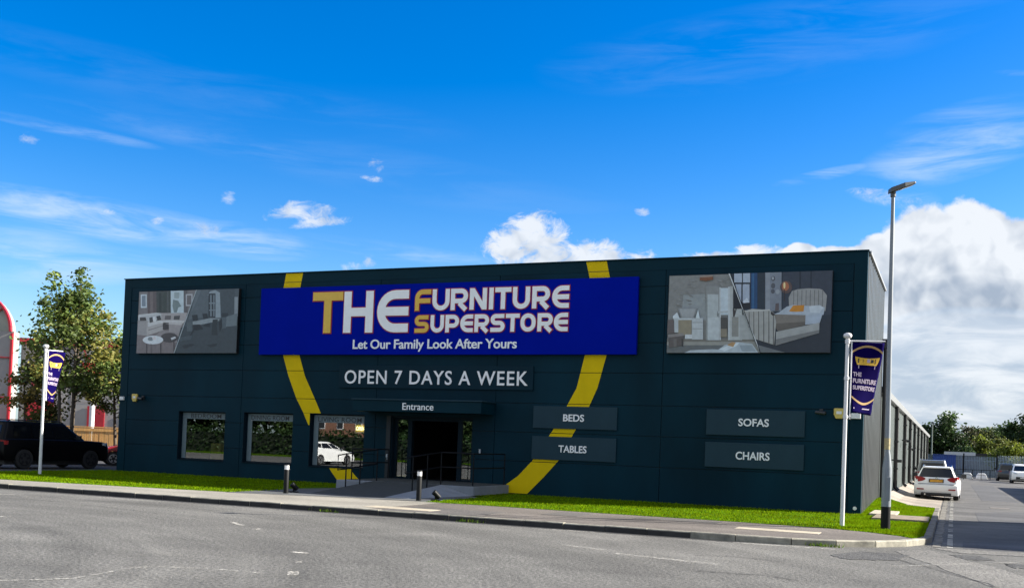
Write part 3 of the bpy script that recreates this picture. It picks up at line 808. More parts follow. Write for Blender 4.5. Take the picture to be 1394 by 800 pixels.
# ================================================================ SIGNS ON THE FRONT
fs_ = wall_thing('fascia_sign', 'large royal blue shop sign reading THE FURNITURE SUPERSTORE above the entrance', 'shop sign', 13.92, 0, BASE + 5.78)
fx, fz = 13.92, 5.78
b = MB(); b.box(6.71 - fx, 21.11 - fx, -.15, -.02, 4.56 - fz, 7.0 - fz); b.build('panel', M['blue_sign'], fs_, bevel=.01)
def word(txt, xs, z0, z1, t, gold=1):
    for i, chx in enumerate(txt):
        a, c = xs[2 * i] - fx, xs[2 * i + 1] - fx
        o_ = MB(); letter(o_, chx, a, c, z0 - fz, z1 - fz, t, -.152, -.165, .030 if t < .25 else .034)
        ol = o_.build('letter_outline', M['red_line'], fs_, fix=True)
        l_ = MB(); letter(l_, chx, a, c, z0 - fz, z1 - fz, t, -.168, -.185)
        l_.build('letter', M['gold_txt'] if i < gold else M['silver_txt'], fs_)
word('THE', [9.03, 10.30, 10.35, 11.55, 11.72, 12.96], 5.33, 6.79, .30)
word('FURNITURE', [13.21, 13.82, 13.88, 14.53, 14.58, 15.22, 15.29, 15.92, 16.00, 16.165, 16.22, 16.80, 16.86, 17.47, 17.55, 18.17, 18.25, 18.83], 6.06, 6.78, .155)
word('SUPERSTORE', [13.23, 13.77, 13.84, 14.35, 14.41, 14.92, 14.97, 15.44, 15.50, 16.03, 16.09, 16.60, 16.64, 17.13, 17.17, 17.70, 17.77, 18.30, 18.34, 18.82], 5.31, 5.90, .135)
text_part('tagline', 'Let Our Family Look After Yours', (10.77 - fx, 17.06 - fx, 4.66 - fz, 5.09 - fz), -.152, .02, M['silver_txt'], fs_, .016, .97)

def board(name, label, s0, s1, z0, z1, txt, tb, m, th, bold, space=1.0, group=None, tm='silver_txt'):
    cs, cz = (s0 + s1) / 2, (z0 + z1) / 2
    t = wall_thing(name, label, 'sign', cs, 0, BASE + cz, group)
    b = MB(); b.box(s0 - cs, s1 - cs, -th, -.018, z0 - cz, z1 - cz); b.build('board', m, t, bevel=.008)
    text_part('lettering', txt, (tb[0] - cs, tb[1] - cs, tb[2] - cz, tb[3] - cz), -th - .001, .018, M[tm], t, bold, space)
    return t
board('slogan_sign', 'wide dark sign reading OPEN 7 DAYS A WEEK above the entrance canopy', 10.19, 17.64, 3.40, 4.19, 'OPEN 7 DAYS A WEEK', (10.43, 17.46, 3.54, 4.02), M['board_dark'], .06, .010, 1.12, tm='white_txt')
board('department_sign', 'grey sign board reading BEDS on the yellow stripe', 17.69, 20.54, 2.18, 2.90, 'BEDS', (18.74, 19.45, 2.42, 2.65), M['board'], .06, .02, 1.0, 'department signs', 'white_txt')
board('department_sign', 'grey sign board reading TABLES below the beds sign', 17.68, 20.54, 1.17, 1.92, 'TABLES', (18.62, 19.57, 1.42, 1.65), M['board'], .06, .02, 1.0, 'department signs', 'white_txt')
board('department_sign', 'grey sign board reading SOFAS near the right end of the front', 23.37, 26.27, 2.14, 2.91, 'SOFAS', (24.34, 25.24, 2.42, 2.65), M['board'], .06, .02, 1.0, 'department signs', 'white_txt')
board('department_sign', 'grey sign board reading CHAIRS below the sofas sign', 23.36, 26.27, 1.17, 1.92, 'CHAIRS', (24.29, 25.29, 1.42, 1.66), M['board'], .06, .02, 1.0, 'department signs', 'white_txt')

# --- the two printed pictures
def lin(c, gain=.78, ds=.45):
    g_ = .3 * c[0] + .59 * c[1] + .11 * c[2]; t_ = (g_ * .96, g_ * 1.0, g_ * 1.03)
    if max(c) - min(c) < 60: c = tuple(v * (1 - ds) + w * ds for v, w in zip(c, t_))
    return tuple(min(.8, v / gain) for v in srgb(*c))
def billboard(label, s0, s1, z0, z1, quad_, polys, desat=1.0):
    """polys are drawn as stacked thin prints; coordinates are those of a flat drawing with the given corner points"""
    cs, cz = (s0 + s1) / 2, (z0 + z1) / 2; wd, ht = s1 - s0, z1 - z0
    t = wall_thing('picture_billboard', label, 'billboard', cs, 0, BASE + cz, 'picture billboards on the store front')
    b = MB(); b.box(-wd / 2, wd / 2, -.12, -.018, -ht / 2, ht / 2); b.build('backing_panel', M['pic_edge'], t)
    (tlx, tly), (trx, try_), (brx, bry), (blx, bly) = quad_
    def mp(x, y):
        u, v = .5, .5
        for _ in range(6):
            lx, ly = tlx + (blx - tlx) * v, tly + (bly - tly) * v; rx, ry = trx + (brx - trx) * v, try_ + (bry - try_) * v
            u = (x - lx) / (rx - lx)
            ty, by = tly + (try_ - tly) * u, bly + (bry - bly) * u; v = (y - ty) / (by - ty)
        u = min(1, max(0, u)); v = min(1, max(0, v))
        return (-wd / 2 + .012 + u * (wd - .024), ht / 2 - .012 - v * (ht - .024))
    pc = MB()
    for i, (c, pts) in enumerate(polys):
        pc.col = lin(c); y = -.1225 - .0006 * i
        q = [mp(*p) for p in pts]
        pc.poly([(p[0], y, p[1]) for p in q])
    pc.build('picture', M['print'], t, fix=False)
    return t
def rr(x0, y0, x1, y1): return [(x0, y0), (x1, y0), (x1, y1), (x0, y1)]
def el(cx, cy, rx, ry, n=20): return [(cx + rx * math.cos(2 * math.pi * i / n), cy + ry * math.sin(2 * math.pi * i / n)) for i in range(n)]
qL = [(75, 115), (1060, 110), (1035, 735), (40, 735)]
PL = [((120, 112, 112), rr(30, 100, 700, 350)), ((128, 120, 118), [(30, 470), (560, 420), (560, 740), (30, 740)]),
      ((98, 82, 82), rr(160, 100, 255, 345)), ((118, 100, 98), rr(185, 100, 215, 340)), ((62, 72, 70), rr(250, 105, 398, 330)), ((44, 60, 56), rr(275, 130, 300, 320)), ((52, 70, 64), rr(320, 130, 345, 320)), ((78, 88, 86), rr(360, 105, 372, 330)),
      ((168, 190, 198), rr(395, 108, 528, 335)), ((105, 128, 128), [(420, 200), (470, 215), (500, 270), (470, 280), (455, 330), (425, 330), (412, 260)]), ((138, 158, 160), rr(430, 130, 480, 190)), ((92, 88, 92), rr(524, 108, 560, 330)),
      ((180, 195, 205), rr(90, 142, 152, 278)), ((110, 130, 150), rr(102, 155, 140, 262)), ((165, 165, 170), rr(545, 150, 612, 268)), ((105, 98, 100), rr(556, 162, 600, 255)),
      ((120, 105, 105), [(30, 560), (340, 500), (560, 520), (480, 740), (30, 740)]), ((140, 128, 126), [(300, 505), (520, 520), (480, 640), (240, 560)]),
      ((176, 178, 178), [(62, 350), (250, 328), (300, 335), (300, 395), (160, 425), (62, 430)]), ((186, 186, 184), [(68, 345), (240, 330), (245, 345), (70, 368)]), ((150, 144, 142), [(50, 400), (165, 412), (150, 560), (50, 545)]), ((168, 160, 155), [(150, 425), (320, 400), (320, 505), (150, 560)]),
      ((190, 188, 184), [(160, 425), (320, 400), (322, 430), (165, 468)]), ((132, 124, 120), [(165, 500), (318, 455), (318, 462), (165, 510)]), ((158, 148, 145), [(300, 335), (560, 335), (545, 415), (300, 410)]), ((185, 180, 176), [(320, 405), (540, 412), (520, 440), (320, 430)]),
      ((150, 138, 136), [(376, 440), (505, 452), (495, 540), (376, 520)]), ((178, 170, 166), [(376, 425), (515, 435), (505, 458), (376, 446)]), ((60, 55, 58), [(315, 440), (376, 450), (376, 495), (315, 500)]),
      ((70, 74, 76), [(178, 378), (215, 370), (222, 420), (182, 430)]), ((205, 205, 205), [(212, 372), (240, 368), (248, 412), (218, 420)]), ((58, 60, 64), [(250, 365), (290, 358), (300, 400), (262, 410)]), ((100, 92, 92), [(340, 360), (400, 360), (395, 400), (335, 400)]), ((76, 76, 78), [(430, 365), (490, 362), (482, 402), (425, 402)]), ((70, 66, 66), [(80, 375), (140, 372), (150, 408), (82, 408)]),
      ((72, 66, 68), el(380, 580, 88, 48)), ((180, 182, 184), [(395, 585), (440, 568), (450, 585), (405, 605)]), ((196, 202, 206), el(215, 602, 106, 44)), ((120, 132, 138), el(190, 592, 28, 20)), ((205, 190, 188), el(228, 585, 20, 16)),
      ((66, 60, 62), rr(146, 640, 152, 738)), ((66, 60, 62), rr(290, 640, 297, 738)), ((66, 60, 62), rr(424, 610, 430, 738)), ((90, 84, 86), rr(195, 640, 199, 738)),
      ((66, 82, 92), [(655, 108), (1065, 108), (1040, 738), (430, 738)]), ((78, 94, 104), [(655, 108), (770, 108), (765, 380), (570, 400)]), ((88, 104, 114), [(650, 112), (700, 112), (640, 260), (600, 330)]), ((58, 74, 84), rr(885, 108, 1020, 370)),
      ((128, 146, 156), [(765, 160), (785, 130), (835, 118), (880, 145), (888, 390), (838, 390), (835, 170), (765, 170)]), ((44, 58, 68), rr(770, 150, 838, 388)), ((112, 130, 140), rr(788, 165, 800, 375)), ((112, 130, 140), rr(818, 165, 828, 375)), ((112, 130, 140), rr(775, 240, 835, 252)), ((112, 130, 140), rr(775, 310, 835, 320)),
      ((120, 134, 142), rr(1018, 190, 1052, 380)), ((52, 68, 78), [(500, 480), (1050, 400), (1045, 740), (430, 740)]), ((74, 92, 100), [(560, 430), (610, 430), (610, 520), (560, 520)]),
      ((126, 140, 146), [(615, 425), (790, 392), (880, 400), (870, 420), (700, 455), (618, 455)]), ((34, 48, 58), [(610, 360), (662, 355), (668, 412), (618, 418)]), ((36, 50, 60), [(712, 348), (758, 345), (768, 395), (722, 402)]),
      ((30, 42, 52), [(618, 455), (690, 452), (720, 500), (650, 510), (625, 500)]), ((34, 46, 56), [(735, 450), (790, 440), (785, 480), (720, 470)]), ((38, 52, 60), [(812, 408), (862, 405), (850, 470), (860, 560), (800, 560)]), ((70, 88, 98), [(890, 400), (960, 370), (940, 490), (890, 500)]), ((32, 44, 54), [(870, 440), (900, 390), (905, 480), (880, 530)]), ((40, 54, 64), rr(900, 345, 960, 385)),
      ((92, 110, 118), [(945, 380), (1045, 350), (1042, 470), (940, 480)]), ((38, 52, 62), [(510, 660), (610, 640), (640, 655), (530, 690)]), ((38, 52, 62), [(750, 655), (860, 640), (840, 668), (790, 678)]), ((62, 80, 90), [(480, 580), (620, 560), (600, 600), (490, 620)]), ((34, 48, 58), [(625, 500), (640, 500), (600, 560), (590, 560)]),
      ((150, 165, 172), [(652, 108), (660, 108), (436, 738), (428, 738)])]
billboard('left picture board showing a cream corner sofa beside a dark dining room', .83, 5.70, 4.61, 7.04, qL, PL)
qR = [(65, 90), (1355, 45), (1340, 700), (40, 700)]
rw = random.Random(5)
PR = [((122, 120, 114), rr(40, 60, 800, 600)), ((132, 138, 138), [(180, 240), (360, 230), (370, 440), (160, 440)])]
for i in range(46):
    x, y = rw.uniform(70, 560), rw.uniform(95, 330); a = rw.uniform(-.9, .9); l = rw.uniform(14, 30); c = rw.choice([(116, 113, 107), (128, 126, 120), (118, 114, 108), (132, 131, 126)])
    PR.append((c, [(x - l * math.cos(a), y - l * math.sin(a)), (x + 5, y - 5), (x + l * math.cos(a), y + l * math.sin(a)), (x - 5, y + 6)]))
PR += [((138, 134, 122), [(40, 590), (760, 590), (800, 700), (40, 700)]), ((112, 104, 90), rr(40, 590, 760, 612)), ((92, 96, 96), [(40, 640), (560, 640), (560, 700), (40, 700)]),
       ((112, 72, 48), [(318, 90), (425, 82), (428, 118), (370, 130), (318, 124)]), ((150, 120, 95), [(318, 90), (425, 82), (425, 95), (318, 102)]),
       ((128, 128, 124), rr(370, 170, 480, 600)), ((158, 166, 166), rr(370, 235, 470, 600)), ((168, 176, 178), rr(370, 420, 475, 600)), ((170, 186, 196), rr(490, 185, 548, 400)), ((172, 178, 180), rr(478, 180, 490, 600)), ((172, 178, 180), rr(548, 175, 562, 600)), ((120, 122, 118), rr(372, 235, 380, 600)),
       ((70, 66, 60), rr(487, 420, 540, 520)), ((128, 112, 84), rr(487, 510, 540, 575)), ((162, 165, 162), rr(562, 170, 660, 600)), ((130, 126, 116), rr(578, 415, 632, 572)), ((150, 152, 150), rr(640, 400, 760, 595)), ((110, 112, 110), rr(460, 370, 468, 412)), ((160, 166, 168), [(465, 372), (548, 365), (548, 380), (465, 385)]), ((60, 44, 42), [(586, 350), (592, 330), (598, 365), (612, 335), (604, 372), (624, 330), (600, 415), (588, 415)]),
       ((126, 128, 128), [(135, 345), (300, 345), (270, 425), (165, 425)]), ((146, 148, 148), [(150, 352), (285, 352), (262, 418), (172, 418)]), ((172, 180, 182), rr(100, 425, 345, 440)), ((165, 172, 174), rr(105, 435, 140, 540)), ((166, 172, 174), rr(252, 425, 345, 595)), ((116, 118, 116), rr(256, 458, 342, 462)), ((116, 118, 116), rr(256, 508, 342, 512)), ((140, 122, 86), rr(140, 440, 250, 560)), ((182, 186, 188), rr(195, 555, 255, 590)), ((190, 200, 206), [(95, 410), (130, 380), (150, 425), (95, 428)]), ((190, 204, 210), [(290, 405), (305, 360), (318, 425), (285, 425)]),
       ((98, 82, 78), [(45, 440), (100, 435), (108, 545), (45, 550)]), ((128, 116, 110), [(50, 555), (180, 545), (192, 565), (60, 582)]), ((88, 76, 70), [(55, 580), (185, 565), (180, 640), (60, 660)]), ((40, 36, 34), rr(168, 590, 176, 650)), ((104, 94, 88), rr(100, 590, 125, 655)),
       ((158, 172, 182), [(190, 700), (240, 680), (420, 672), (470, 675), (520, 640), (620, 615), (740, 630), (790, 700)]), ((186, 198, 206), [(480, 672), (560, 638), (640, 618), (620, 645), (520, 690)]), ((160, 128, 90), [(540, 640), (580, 615), (610, 620), (590, 655)]), ((130, 146, 158), [(640, 640), (740, 640), (770, 690), (660, 690)]),
       ((28, 44, 62), [(560, 60), (1365, 40), (1345, 705), (800, 705), (660, 340)]), ((44, 54, 74), [(980, 50), (1365, 40), (1352, 400), (980, 400)]), ((33, 42, 58), [(780, 600), (1345, 420), (1345, 705), (800, 705)]), ((24, 34, 52), rr(1106, 50, 1118, 200)), ((24, 34, 52), rr(1190, 50, 1200, 200)),
       ((20, 24, 34), rr(590, 62, 735, 350)), ((150, 166, 190), rr(598, 68, 660, 142)), ((150, 166, 190), rr(668, 66, 724, 142)), ((146, 160, 186), [(606, 155), (656, 155), (654, 300), (640, 290)]), ((146, 160, 186), rr(666, 155, 720, 302)), ((180, 190, 205), [(670, 290), (700, 262), (718, 300), (672, 306)]),
       ((26, 62, 100), rr(730, 60, 782, 352)), ((40, 84, 124), rr(742, 60, 756, 352)), ((112, 120, 136), rr(840, 55, 970, 370)), ((128, 134, 148), rr(850, 55, 880, 370)), ((70, 72, 84), el(905, 110, 16, 20)), ((140, 145, 155), el(903, 108, 9, 12)), ((74, 76, 88), el(905, 168, 16, 22)), ((74, 76, 88), el(903, 212, 15, 18)), ((140, 145, 155), el(940, 215, 16, 20)), ((20, 26, 40), rr(838, 60, 842, 370)),
       ((92, 62, 56), el(1005, 178, 46, 52)), ((150, 92, 62), el(1000, 172, 28, 36)), ((255, 190, 140), el(992, 165, 8, 26)), ((60, 36, 34), rr(990, 195, 995, 290)), ((90, 72, 74), [(925, 310), (950, 305), (950, 365), (920, 368)]),
       ((142, 138, 134), [(1025, 262), (1050, 210), (1095, 195), (1180, 188), (1260, 192), (1282, 200), (1315, 245), (1305, 370), (1030, 350)])]
for x in (1062, 1092, 1124, 1156, 1188, 1220, 1250, 1280): PR.append(((104, 100, 98), [(x, 202), (x + 5, 202), (x + 3, 345), (x - 2, 345)]))
PR += [((154, 166, 182), [(955, 378), (1010, 335), (1060, 320), (1200, 330), (1300, 340), (1290, 400), (1160, 420), (910, 395)]), ((176, 184, 194), [(1180, 330), (1260, 322), (1290, 340), (1260, 385), (1190, 380)]), ((178, 118, 34), [(1028, 372), (1060, 325), (1145, 322), (1140, 372), (1080, 376)]),
       ((150, 164, 186), [(1150, 410), (1285, 385), (1262, 465), (1150, 480)]), ((120, 106, 92), [(905, 395), (1155, 402), (1152, 480), (945, 530), (905, 470)]), ((96, 84, 72), [(905, 470), (1152, 455), (1152, 482), (945, 532)]),
       ((150, 148, 144), [(930, 535), (1260, 462), (1258, 545), (925, 645)]), ((112, 110, 108), [(928, 595), (1258, 520), (1258, 545), (925, 645)]), ((152, 148, 140), [(672, 372), (740, 352), (880, 362), (915, 385), (930, 460), (915, 640), (760, 590)])]
for x, yb in ((715, 500), (752, 590), (790, 605), (830, 618), (870, 630), (905, 640)): PR.append(((92, 86, 82), [(x, 368), (x + 6, 368), (x + 8, yb), (x, yb)]))
PR += [((48, 40, 40), [(890, 372), (925, 400), (905, 408), (888, 395)]), ((172, 168, 160), [(672, 366), (880, 356), (882, 368), (676, 378)]), ((96, 100, 104), [(790, 640), (1000, 700), (810, 705)]), ((190, 192, 190), [(555, 72), (565, 72), (800, 700), (780, 620), (660, 340)]), ((24, 24, 28), [(565, 72), (571, 72), (798, 690), (775, 640)])]
billboard('right picture board showing a pale bedroom and a cream panelled bed', 22.08, 26.94, 4.60, 7.0, qR, PR)

# --- small things fixed on the wall
def wall_box(name, label, cat, s, z, w, h, d, m, shape=None, group=None):
    t = wall_thing(name, label, cat, s, 0, BASE + z, group)
    b = MB()
    if shape == 'shield':
        b.prism([(-w / 2, h / 2), (w / 2, h / 2), (w / 2, -h * .1), (w * .3, -h / 2), (-w * .3, -h / 2), (-w / 2, -h * .1)], -d, -.017, 'xz')
        b.build('cover', m, t, bevel=.02); c = MB(); c.box(-w * .25, w * .25, -d - .006, -d - .001, -h * .05, h * .22); c.build('badge', M['white_plastic'], t)
    else:
        b.box(-w / 2, w / 2, -d, -.017, -h / 2, h / 2); b.build('cover', m, t, bevel=.012)
    return t
def cctv(label, s, z):
    t = wall_thing('security_camera', label, 'camera', s, 0, BASE + z, 'security cameras on the front')
    b = MB(); b.box(-.05, .05, -.1, -.017, -.04, .08); b.tube([(0, -.08, .03), (0, -.2, .0)], .02, 8); b.build('bracket', M['cctv'], t)
    b = MB(); b.tube([(-.14, -.2, -.02), (.14, -.26, -.05)], .055, 12); b.build('body', M['cctv'], t, auto=40)
    b = MB(); b.tube([(.14, -.26, -.05), (.165, -.266, -.053)], .04, 12); b.build('lens', M['car_glass'], t)
wall_box('alarm_box', 'yellow alarm box on the wall near the left end of the front', 'alarm', .80, 2.88, .26, .30, .10, M['alarm'], 'shield', 'alarm boxes')
wall_box('alarm_box', 'yellow alarm box on the wall behind the right flagpole', 'alarm', 27.22, 2.86, .30, .30, .10, M['alarm'], 'shield', 'alarm boxes')
wall_box('junction_box', 'small white box on the left corner of the front', 'wall box', .14, 2.85, .2, .14, .10, M['white_plastic'], None, 'white corner boxes')
wall_box('junction_box', 'small white box low under the indigo banner on the right corner', 'wall box', 27.68, 2.80, .26, .16, .10, M['white_plastic'], None, 'white corner boxes')
cctv('dark security camera beside the left alarm box', 1.22, 2.88); cctv('dark security camera beside the right alarm box', 26.72, 2.9)
t = wall_thing('vent_cap', 'small round white vent cap low on the right corner of the front', 'vent', 27.72, 0, BASE + .16)
b = MB(); b.lathe([(.05, -.05), (.055, -.03), (.055, -.013)], 16, 'y'); b.build('cap', M['white_plastic'], t, auto=40)

# ================================================================ RAMP, RAILS, BOLLARDS
rp = wall_thing('entrance_ramp', 'concrete ramp and landing rising to the store entrance', 'ramp', 14.6, -2.7, BASE)
sx, sn = 14.6, -2.7
b = MB(); b.box(12.3 - sx, 16.9 - sx, 0, 2.69, 0, .285); b.build('landing', M['render_wall'], rp, bevel=.012)
b = MB(); b.box(12.36 - sx, 16.84 - sx, .06, 2.68, .2, .296); b.build('landing_top', M['ramp'], rp)
b = MB(); b.add([(13.35 - sx, 0, 0), (15.75 - sx, 0, 0), (15.75 - sx, 0, .285), (13.35 - sx, 0, .285), (13.35 - sx, -3.35, .004), (15.75 - sx, -3.35, .004)], [(0, 1, 2, 3), (3, 2, 5, 4), (0, 4, 5, 1), (0, 3, 4), (1, 5, 2)]); b.build('slope', M['ramp'], rp)
b = MB(); b.add([(15.752 - sx, -.001, 0), (16.85 - sx, -.001, 0), (15.752 - sx, -.001, .28), (15.752 - sx, -3.35, .006), (16.5 - sx, -3.3, .006)], [(0, 1, 2), (2, 1, 4, 3), (0, 2, 3), (0, 3, 4, 1)]); b.build('wing', M['render_wall'], rp)
b = MB(); b.box(12.3 - sx, 13.34 - sx, -.5, -.001, 0, .285); b.build('side_block', M['render_wall'], rp, bevel=.012)
def rail(label, posts, zf, extra=()):
    c = Vector((sum(p[0] for p in posts) / len(posts), sum(p[1] for p in posts) / len(posts)))
    t = thing('handrail', label, 'handrail', W3(c.x, c.y, BASE), -YAW, 'black handrails of the ramp')
    r_ = .021
    for p in posts:
        b = MB(); b.tube([(p[0] - c.x, p[1] - c.y, zf(p)), (p[0] - c.x, p[1] - c.y, zf(p) + 1.0)], r_, 8); b.build('post', M['rail'], t, auto=40)
    for dz, nm in ((1.0, 'top_rail'), (.55, 'middle_rail')):
        b = MB(); P = [(p[0] - c.x, p[1] - c.y, zf(p) + dz) for p in posts]; b.tube(P, r_, 8); b.build(nm, M['rail'], t, auto=40)
    for e in extra:
        b = MB(); b.tube([(p[0] - c.x, p[1] - c.y, p[2]) for p in e], r_, 8); b.build('end_loop', M['rail'], t, auto=40)
rz_ = lambda p: .285 if p[1] > -2.72 else max(0, .285 * (1 - (-2.7 - p[1]) / 3.35))
rail('black handrail along the left side of the ramp', [(13.42, -4.4), (13.42, -3.6), (13.42, -2.6), (12.45, -2.55), (12.45, -.25)], rz_, [[(13.42, -4.4, 1.14), (13.42, -4.85, 1.1), (13.42, -4.85, .66), (13.42, -4.4, .69)]])
rail('black handrail along the right side of the landing', [(15.72, -4.4), (15.72, -3.5), (15.72, -2.6), (16.8, -2.55), (16.8, -.2)], rz_, [[(15.72, -4.4, 1.14), (15.72, -4.85, 1.1), (15.72, -4.85, .66), (15.72, -4.4, .69)]])
def bollard(label, s, n):
    t = thing('bollard_light', label, 'bollard', W3(s, n, .12), -YAW, 'black bollard lights by the ramp')
    b = MB(); b.lathe([(.07, 0), (.07, .66), (.066, .67)], 20); b.build('post', M['black_paint'], t, auto=40)
    b = MB(); b.lathe([(.064, .671), (.064, .79)], 20); b.build('light_lens', mat('white_lens', (.8, .8, .8), .3), t, auto=40)
    b = MB(); b.lathe([(.072, .791), (.072, .815), (.06, .825)], 20); b.build('cap', M['black_paint'], t, auto=40)
bollard('black bollard light with white lens at the left of the ramp foot', 13.1, -6.95); bollard('black bollard light with white lens at the right of the ramp foot', 17.05, -6.42)
def spot(label, s, n, rz):
    t = thing('ground_spotlight', label, 'spotlight', W3(s, n, .12), -YAW + rz, 'ground spotlights behind the bollards')
    b = MB(); b.tube([(0, 0, -.02), (0, 0, .12)], .03, 8); b.box(-.12, .12, -.08, .08, 0, .03); b.build('stake', M['black_paint'], t)
    b = MB(); b.tube([(-.05, -.04, .24), (.08, .06, .09)], [.075, .07], 14); b.build('lamp_body', M['black_paint'], t, auto=40)
spot('small black ground spotlight in the grass behind the left bollard', 12.9, -6.3, .2); spot('small black ground spotlight tilted on the slab behind the right bollard', 17.35, -6.0, .2)

# ================================================================ FLAGPOLES, BANNERS, LAMP POST
def flagpole(label, loc, h, arm, rz):
    t = thing('flagpole', label, 'flagpole', loc, rz, 'white flagpoles in the verge')
    b = MB(); b.tube([(0, 0, -.05), (0, 0, 1.2), (0, 0, h - .08)], [.052, .048, .042], 14); b.build('pole', M['white_metal'], t, auto=40)
    b = MB(); b.lathe([(.045, h - .08), (.085, h - .05), (.10, h - .01), (.085, h + .035), (.04, h + .055)], 18); b.build('finial', M['white_metal'], t, auto=50)
    b = MB(); b.tube([(.0, 0, h - .13), (arm, 0, h - .11)], .018, 8); b.lathe([(.056, h - .19), (.056, h - .10)], 14); b.build('banner_arm', M['white_metal'], t, auto=40)
    b = MB(); b.tube([(.10, 0, h - .12), (.10, 0, 2.50)], .017, 8); b.build('banner_rod', M['white_metal'], t, auto=40)
    for z in (2.55, 3.45):
        b = MB(); b.lathe([(.056, z - .04), (.056, z + .04)], 14); b.tube([(.05, 0, z), (.12, 0, z)], .022, 8); b.build('rod_bracket', M['white_metal'], t, auto=40)
    return t
def banner(label, loc, rz, z1, z0, w0, w1, swing0, swing1):
    t = thing('banner', label, 'banner', loc, rz, 'indigo shop banners')
    def P(u, v, off=0.0):              # u across, v down
        w = w0 + (w1 - w0) * v; a = swing0 + (swing1 - swing0) * v
        r = w * u; y = math.sin(u * 5 + v * 4.2) * .022 * (v + .25) + .05 * v * u * u
        ca_, sa_ = math.cos(a), math.sin(a)
        return (.125 + r * ca_ - y * sa_, r * sa_ + y * ca_ + off, z1 + (z0 - z1) * v - .05 * u * v)
    def sheet(name, m, pts_fn, n, k, th):
        b = MB(); vs = []
        for j in range(k + 1):
            for i in range(n + 1): vs.append(pts_fn(i / n, j / k))
        b.add(vs, [(j * (n + 1) + i, j * (n + 1) + i + 1, (j + 1) * (n + 1) + i + 1, (j + 1) * (n + 1) + i) for j in range(k) for i in range(n)])
        o = b.build(name, m, t, fix=False, smooth=True)
        if th:
            so = o.modifiers.new('cloth', 'SOLIDIFY'); so.thickness = th; so.offset = 0
        return o
    sheet('cloth', M['banner'], lambda u, v: P(u, v), 14, 30, .004)
    arc_ = lambda u, c, h: c + h * (2 * u - 1) ** 2
    sheet('printed_arc', M['tan'], lambda a, b_: P(a, arc_(a, .045, .085) + .03 * b_, -.007), 16, 1, 0)
    sheet('printed_arc', M['tan'], lambda a, b_: P(a, arc_(a, .845, -.085) + .03 * b_, -.007), 16, 1, 0)
    sofa = lambda a, c: P(.10 + .82 * a + (.5 - a) * .16 * c * c, .205 + .115 * c - .02 * (1 - (2 * a - 1) ** 2) * (1 - c) * -1, -.0075)
    sheet('printed_sofa', M['banner_yellow'], sofa, 14, 4, 0)
    for u0, u1, v0, v1, m_ in [(.20, .24, .23, .295, 'black_txt'), (.36, .38, .245, .285, 'black_txt'), (.50, .60, .235, .285, 'pink_txt'), (.63, .72, .24, .285, 'black_txt'), (.77, .80, .23, .295, 'black_txt'), (.22, .245, .322, .37, 'pink_txt'), (.78, .805, .322, .37, 'pink_txt')]:
        sheet('printed_sofa_detail', M[m_], lambda a, c, q=(u0, u1, v0, v1): P(q[0] + (q[1] - q[0]) * a, q[2] + (q[3] - q[2]) * c, -.0095), 2, 2, 0)
    for txt, u0, u1, v0, v1 in [('THE', .05, .34, .425, .485), ('FURNITURE', .05, .95, .515, .580), ('SUPERSTORE', .05, .95, .612, .672), ('www', .10, .26, .925, .945)][:3]:
        o = text_part('lettering', txt, (u0, u1, -v1, -v0), 0, .0005, M['pink_txt'], t, .035, 1.0)
        for vtx in o.data.vertices: vtx.co = Vector(P(vtx.co.x, -vtx.co.z, -.008 + vtx.co.y))
    o = MB(); o.poly([P(.08, .925, -.0075), P(.88, .915, -.0075), P(.88, .93, -.0075), P(.08, .94, -.0075)]); o.build('printed_line', M['pink_txt'], t, fix=False)
    return t
flagpole('white flagpole in the grass near the right corner of the store', (7.76, 23.72, .12), 4.45, .88, R(0))
banner('indigo banner with yellow sofa hanging beside the right corner of the store', (7.76, 23.72, .12), 0, 4.31, 2.66, .76, .66, R(4), R(24))
flagpole('white flagpole in front of the parked black car on the left', (-15.94, 34.58, .12), 4.35, .70, R(64))
banner('indigo banner hanging in front of the tree on the left, swung edge on', (-15.94, 34.58, .12), R(64), 4.20, 2.50, .68, .50, R(0), R(18))

lp = thing('street_lamp', 'tall silver street lamp with a flat angled head at the street corner', 'street lamp', (8.61, 23.29, .12), 0)
b = MB(); b.tube([(0, 0, .52), (0, 0, 1.38), (0, 0, 1.46), (0, 0, 1.72), (-.01, 0, 1.78)], [.105, .105, .098, .064, .062], 18); b.build('base_column', M['lamp_paint'], lp, auto=40)
b = MB(); b.tube([(0, 0, -.05), (0, 0, .52)], .1055, 18); b.build('painted_band', M['black_paint'], lp, auto=40)
b = MB(); b.box(-.05, .05, -.110, -.09, .66, 1.2); b.build('service_door', M['lamp_paint'], lp, bevel=.008)
b = MB(); b.tube([(-.01, 0, 1.78), (-.03, 0, 4.8), (-.045, 0, 7.7)], [.062, .052, .040], 16); b.build('shaft', M['lamp_paint'], lp, auto=40)
b = MB(); b.lathe([(.0635, 1.82), (.0632, 2.08)], 16, cx=-.011); b.build('sticker', M['sticker'], lp, auto=40)
hd = MB()
hd.tube([(-.045, 0, 7.62), (-.045, 0, 7.76)], .06, 12)
hp = [(-.13, -.11), (-.10, -.14), (.18, -.15), (.44, -.10), (.46, -.04), (.46, .04), (.44, .10), (.18, .15), (-.10, .14), (-.13, .11)]
hd.add([(x, y, 7.72 + .40 * (x + .1)) for x, y in hp] + [(x * .97, y * .9, 7.72 + .40 * (x + .1) + (.11 if x < .3 else .05)) for x, y in hp],
       [tuple(range(10)), tuple(range(19, 9, -1))] + [(i, (i + 1) % 10, 10 + (i + 1) % 10, 10 + i) for i in range(10)])
hd.build('lamp_head', M['head'], lp, bevel=.012)
